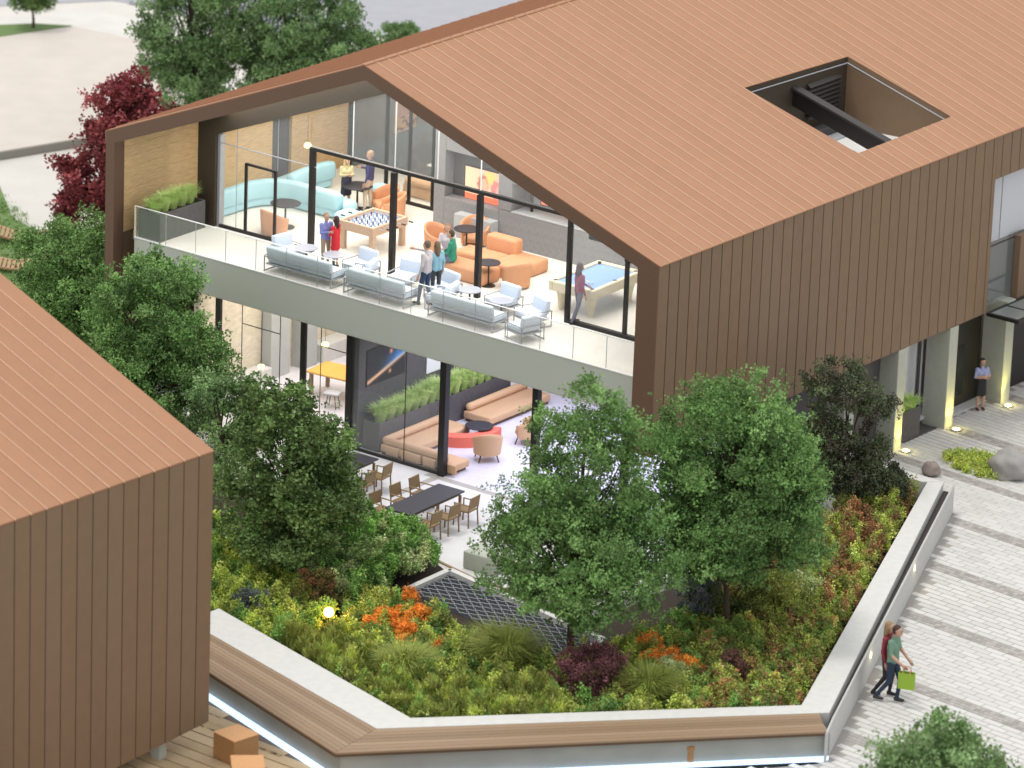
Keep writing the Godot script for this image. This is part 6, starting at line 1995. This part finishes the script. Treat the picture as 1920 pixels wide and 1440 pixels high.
func skin(st: SurfaceTool, B: Array, c: float) -> void:
	var lo := Vector3.ONE * 1e9
	var hi := -lo
	for b in B:
		var r := maxf(b[2], b[3]) + c * 2.0
		for e in 2:
			lo = lo.min(b[e] - Vector3.ONE * r)
			hi = hi.max(b[e] + Vector3.ONE * r)
	var n := Vector3i(((hi - lo) / c).ceil()) + Vector3i.ONE
	var F_ := PackedFloat32Array()
	F_.resize(n.x * n.y * n.z)
	F_.fill(1.0)
	var near := PackedFloat32Array()
	near.resize(F_.size())
	near.fill(9.0)
	var who := PackedInt32Array()
	who.resize(F_.size())
	var k := 0.022
	for bi in B.size():
		var a: Vector3 = B[bi][0]
		var e: Vector3 = B[bi][1]
		var ra: float = B[bi][2]
		var re: float = B[bi][3]
		var pad := maxf(ra, re) + 0.06
		var i0 := Vector3i(((a.min(e) - Vector3.ONE * pad - lo) / c).floor()).clamp(Vector3i.ZERO, n - Vector3i.ONE)
		var i1 := Vector3i(((a.max(e) + Vector3.ONE * pad - lo) / c).ceil()).clamp(Vector3i.ZERO, n - Vector3i.ONE)
		var d := e - a
		var dd := maxf(d.length_squared(), 1e-6)
		for z in range(i0.z, i1.z + 1):
			for y in range(i0.y, i1.y + 1):
				var row := (z * n.y + y) * n.x
				for x in range(i0.x, i1.x + 1):
					var p := lo + Vector3(x, y, z) * c
					var s := clampf((p - a).dot(d) / dd, 0.0, 1.0)
					var v := (p - a - d * s).length() - lerpf(ra, re, s)
					var o := F_[row + x]
					var hh := maxf(k - absf(o - v), 0.0) / k
					F_[row + x] = minf(o, v) - hh * hh * k * 0.25
					if v < near[row + x]:
						near[row + x] = v
						who[row + x] = bi
	var vid := {}
	var V := PackedVector3Array()
	var C := PackedColorArray()
	var step := [1, n.x, n.x * n.y]
	for z in n.z - 1:
		for y in n.y - 1:
			for x in n.x - 1:
				var at := (z * n.y + y) * n.x + x
				var inside := 0
				for q in 8:
					if F_[at + (q & 1) + ((q >> 1) & 1) * n.x + (q >> 2) * n.x * n.y] < 0: inside += 1
				if inside == 0 or inside == 8: continue
				var sum := Vector3.ZERO
				var cnt := 0
				for ax in 3:
					for q in 4:
						var o1 := (ax + 1) % 3
						var o2 := (ax + 2) % 3
						var off := Vector3.ZERO
						off[o1] = q & 1
						off[o2] = q >> 1
						var i: int = at + int(off.x) + int(off.y) * n.x + int(off.z) * n.x * n.y
						var f0 := F_[i]
						var f1 := F_[i + step[ax]]
						if (f0 < 0) != (f1 < 0):
							var pt := off
							pt[ax] = f0 / (f0 - f1)
							sum += pt
							cnt += 1
				vid[at] = V.size()
				V.append(lo + (Vector3(x, y, z) + sum / cnt) * c)
				C.append(B[who[at]][4])
	var N := PackedVector3Array()
	N.resize(V.size())
	var tris := PackedInt32Array()
	for at: int in vid:
		var z := at / (n.x * n.y)
		var y := (at / n.x) % n.y
		var x := at % n.x
		for ax in 3:
			var f0 := F_[at]
			var f1 := F_[at + step[ax]]
			if (f0 < 0) == (f1 < 0): continue
			var b1: int = step[(ax + 1) % 3]
			var b2: int = step[(ax + 2) % 3]
			if not (vid.has(at - b1) and vid.has(at - b2) and vid.has(at - b1 - b2)): continue
			var q := [vid[at], vid[at - b1], vid[at - b1 - b2], vid[at - b2]]
			if f0 < 0: q = [q[0], q[3], q[2], q[1]]
			for i in [0, 1, 2, 0, 2, 3]: tris.append(q[i])
	for i in range(0, tris.size(), 3):
		var nn := (V[tris[i + 2]] - V[tris[i]]).cross(V[tris[i + 1]] - V[tris[i]])
		for j in 3: N[tris[i + j]] += nn
	for i in tris:
		st.set_color(C[i])
		st.set_normal(N[i].normalized())
		st.add_vertex(V[i])

func people() -> void:
	# on the balcony and the upper floor
	var hold := {"eL": Vector3(0.22, 1.15, 0.06), "wL": Vector3(0.08, 1.2, 0.26), "eR": Vector3(-0.22, 1.15, 0.06), "wR": Vector3(-0.06, 1.22, 0.27)}
	figure("person in a lilac blue shirt and khaki trousers standing close to the woman in red", Vector3(-13.25, F, -2.0), 1.2, 1.62, {"shirt": Color(0.22, 0.24, 0.52), "trousers": Color(0.36, 0.27, 0.18), "hair": Color(0.28, 0.19, 0.12), "pose": hold})
	figure("person with dark hair in a red dress embracing the one in lilac", Vector3(-12.98, F, -2.12), -1.5, 1.55, {"shirt": Color(0.62, 0.02, 0.035), "trousers": Color(0.6, 0.02, 0.035), "skirt": true, "hem": 0.62, "long": false, "collar": false, "hair": Color(0.05, 0.025, 0.025), "hair_len": 0.22, "pose": hold})
	figure("person in a pale grey shirt and jeans pointing with an outstretched arm", Vector3(-8.95, F, -1.25), -1.5, 1.9, {"shirt": Color(0.5, 0.46, 0.48), "trousers": Color(0.035, 0.055, 0.12), "hair": Color(0.13, 0.10, 0.07), "pose": {"eR": Vector3(-0.24, 1.4, 0.26), "wR": Vector3(-0.24, 1.38, 0.52), "kL": Vector3(0.1, 0.5, 0.1), "aL": Vector3(0.1, 0.08, 0.16), "aR": Vector3(-0.1, 0.08, -0.14)}})
	figure("person with long brown hair half hidden behind the pointing one", Vector3(-9.05, F, -1.85), -2.0, 1.72, {"shirt": Color(0.25, 0.45, 0.55), "trousers": Color(0.05, 0.055, 0.07), "hair": Color(0.16, 0.11, 0.07), "hair_len": 0.25, "pose": {}})
	figure("person with long dark hair in a plum red top leaning at the pool table", Vector3(-4.8, F, -2.98), 2.7, 1.76, {"shirt": Color(0.32, 0.08, 0.13), "trousers": Color(0.16, 0.15, 0.2), "hair": Color(0.10, 0.07, 0.08), "hair_len": 0.2, "pose": {"kL": Vector3(0.1, 0.5, 0.05), "aL": Vector3(0.12, 0.08, -0.06), "aR": Vector3(-0.1, 0.08, -0.26), "kR": Vector3(-0.1, 0.5, -0.08), "eL": Vector3(0.22, 1.15, 0.1), "wL": Vector3(0.15, 1.02, 0.32)}})
	figure("person in a navy jumper and light trousers beside the black table", Vector3(-15.75, F, -7.15), -1.2, 1.85, {"shirt": Color(0.06, 0.065, 0.16), "trousers": Color(0.62, 0.52, 0.4), "hair": Color(0.35, 0.24, 0.17), "pose": {"eR": Vector3(-0.25, 1.16, 0.05), "wR": Vector3(-0.2, 1.18, 0.3), "kL": Vector3(0.1, 0.5, 0.1), "aL": Vector3(0.1, 0.08, 0.1)}})
	figure("person with long blonde hair and black skirt in front of the teal sofa", Vector3(-16.45, F, -6.9), 0.9, 1.55, {"shirt": Color(0.55, 0.5, 0.3), "trousers": Color(0.05, 0.05, 0.08), "skirt": true, "hem": 0.45, "hair": Color(0.72, 0.62, 0.32), "hair_len": 0.3, "pose": hold})
	var sit := {"pel": Vector3(0, 0.12, 0), "che": Vector3(0, 0.46, 0.03), "nek": Vector3(0, 0.68, 0.05), "hed": Vector3(0, 0.82, 0.09), "sL": Vector3(0.185, 0.6, 0.04), "sR": Vector3(-0.185, 0.6, 0.04), "eL": Vector3(0.24, 0.34, 0.1), "wL": Vector3(0.12, 0.28, 0.3), "eR": Vector3(-0.24, 0.34, 0.1), "wR": Vector3(-0.1, 0.28, 0.32), "hL": Vector3(0.09, 0.1, 0.02), "kL": Vector3(0.11, 0.09, 0.45), "aL": Vector3(0.11, -0.34, 0.48), "hR": Vector3(-0.09, 0.1, 0.02), "kR": Vector3(-0.1, 0.12, 0.46), "aR": Vector3(-0.06, -0.33, 0.56)}
	figure("seated person in a green top on the orange bench", Vector3(-10.0, F + 0.42, -3.85), -1.15, 1.78, {"shirt": Color(0.03, 0.24, 0.16), "trousers": Color(0.15, 0.17, 0.24), "hair": Color(0.07, 0.045, 0.03), "pose": sit})
	figure("seated person in a white shirt facing the one in green", Vector3(-10.55, F + 0.42, -4.3), 0.5, 1.78, {"shirt": Color(0.62, 0.58, 0.64), "trousers": Color(0.03, 0.03, 0.05), "hair": Color(0.28, 0.16, 0.11), "hair_len": 0.1, "pose": sit})
	# on the plaza
	figure("person in a lilac top and black skirt with crossed arms at the entrance", Vector3(-0.15, -0.24, -17.45), 0.95, 1.62, {"shirt": Color(0.34, 0.36, 0.58), "trousers": Color(0.02, 0.02, 0.025), "skirt": true, "hem": 0.5, "long": false, "hair": Color(0.04, 0.03, 0.03), "shoes": Color(0.12, 0.03, 0.03), "pose": {"eL": Vector3(0.25, 1.17, 0.04), "wL": Vector3(-0.02, 1.2, 0.19), "eR": Vector3(-0.25, 1.15, 0.04), "wR": Vector3(0.05, 1.15, 0.2)}})
	var walk := {"kL": Vector3(0.09, 0.5, 0.16), "aL": Vector3(0.1, 0.09, 0.1), "kR": Vector3(-0.09, 0.5, -0.02), "aR": Vector3(-0.1, 0.12, -0.3), "hed": Vector3(0, 1.61, 0.08), "eL": Vector3(0.25, 1.15, 0.05), "wL": Vector3(0.22, 0.95, 0.26), "eR": Vector3(-0.25, 1.15, 0.05), "wR": Vector3(-0.2, 0.97, 0.28)}
	figure("person in a sage green shirt and dark jeans carrying the green bag", Vector3(10.85, 0, 4.1), 1.75, 2.15, {"shirt": Color(0.15, 0.26, 0.19), "trousers": Color(0.025, 0.04, 0.075), "hair": Color(0.06, 0.035, 0.025), "pose": walk, "long": false, "shoes": Color(0.05, 0.05, 0.05)})
	figure("person in dark red beside the one in sage green near the court wall", Vector3(10.53, 0, 3.86), 1.72, 2.05, {"shirt": Color(0.25, 0.03, 0.05), "trousers": Color(0.03, 0.025, 0.03), "hair": Color(0.3, 0.2, 0.1), "hair_len": 0.22, "pose": {"kL": Vector3(0.09, 0.5, 0.1), "aL": Vector3(0.1, 0.09, 0.05), "aR": Vector3(-0.1, 0.1, -0.25)}})
	# the bag hangs from the hand of the person in green
	var b := thing("shopping_bag", "lime green shopping bag held by the person in sage green", "bag", Vector3(11.38, 0.56, 4.22), 0.35)
	var st := S()
	for q in [[Vector3(-0.21, 0, -0.09), Vector3(-0.2, 0.44, 0.09)], [Vector3(0.2, 0, -0.09), Vector3(0.21, 0.44, 0.09)], [Vector3(-0.2, 0, -0.09), Vector3(0.2, 0.44, -0.08)], [Vector3(-0.2, 0, 0.08), Vector3(0.2, 0.44, 0.09)], [Vector3(-0.2, 0, -0.08), Vector3(0.2, 0.01, 0.08)]]: bx(st, q[0], q[1])
	part("body", st, M["bag green"], b).set_meta("kind", "stuff")
	for s: float in [-0.085, 0.085]:
		st = S()
		tube(st, [Vector3(-0.1, 0.42, s), Vector3(-0.08, 0.6, s * 0.5), Vector3(0.08, 0.6, s * 0.5), Vector3(0.1, 0.42, s)], 0.012, 0.012, 5)
		part("handle", st, M["orange"], b)
	# the companion's books

func _ready() -> void:
	rng.seed = 7
	noise.seed = 21
	noise.frequency = 0.02
	view()
	materials()
	leaf_meshes()
	ground()
	plaza()
	pavilion()
	second_building()
	railing()
	court()
	uplights()
	trees()
	planting()
	upper_furniture()
	lower_furniture()
	people()
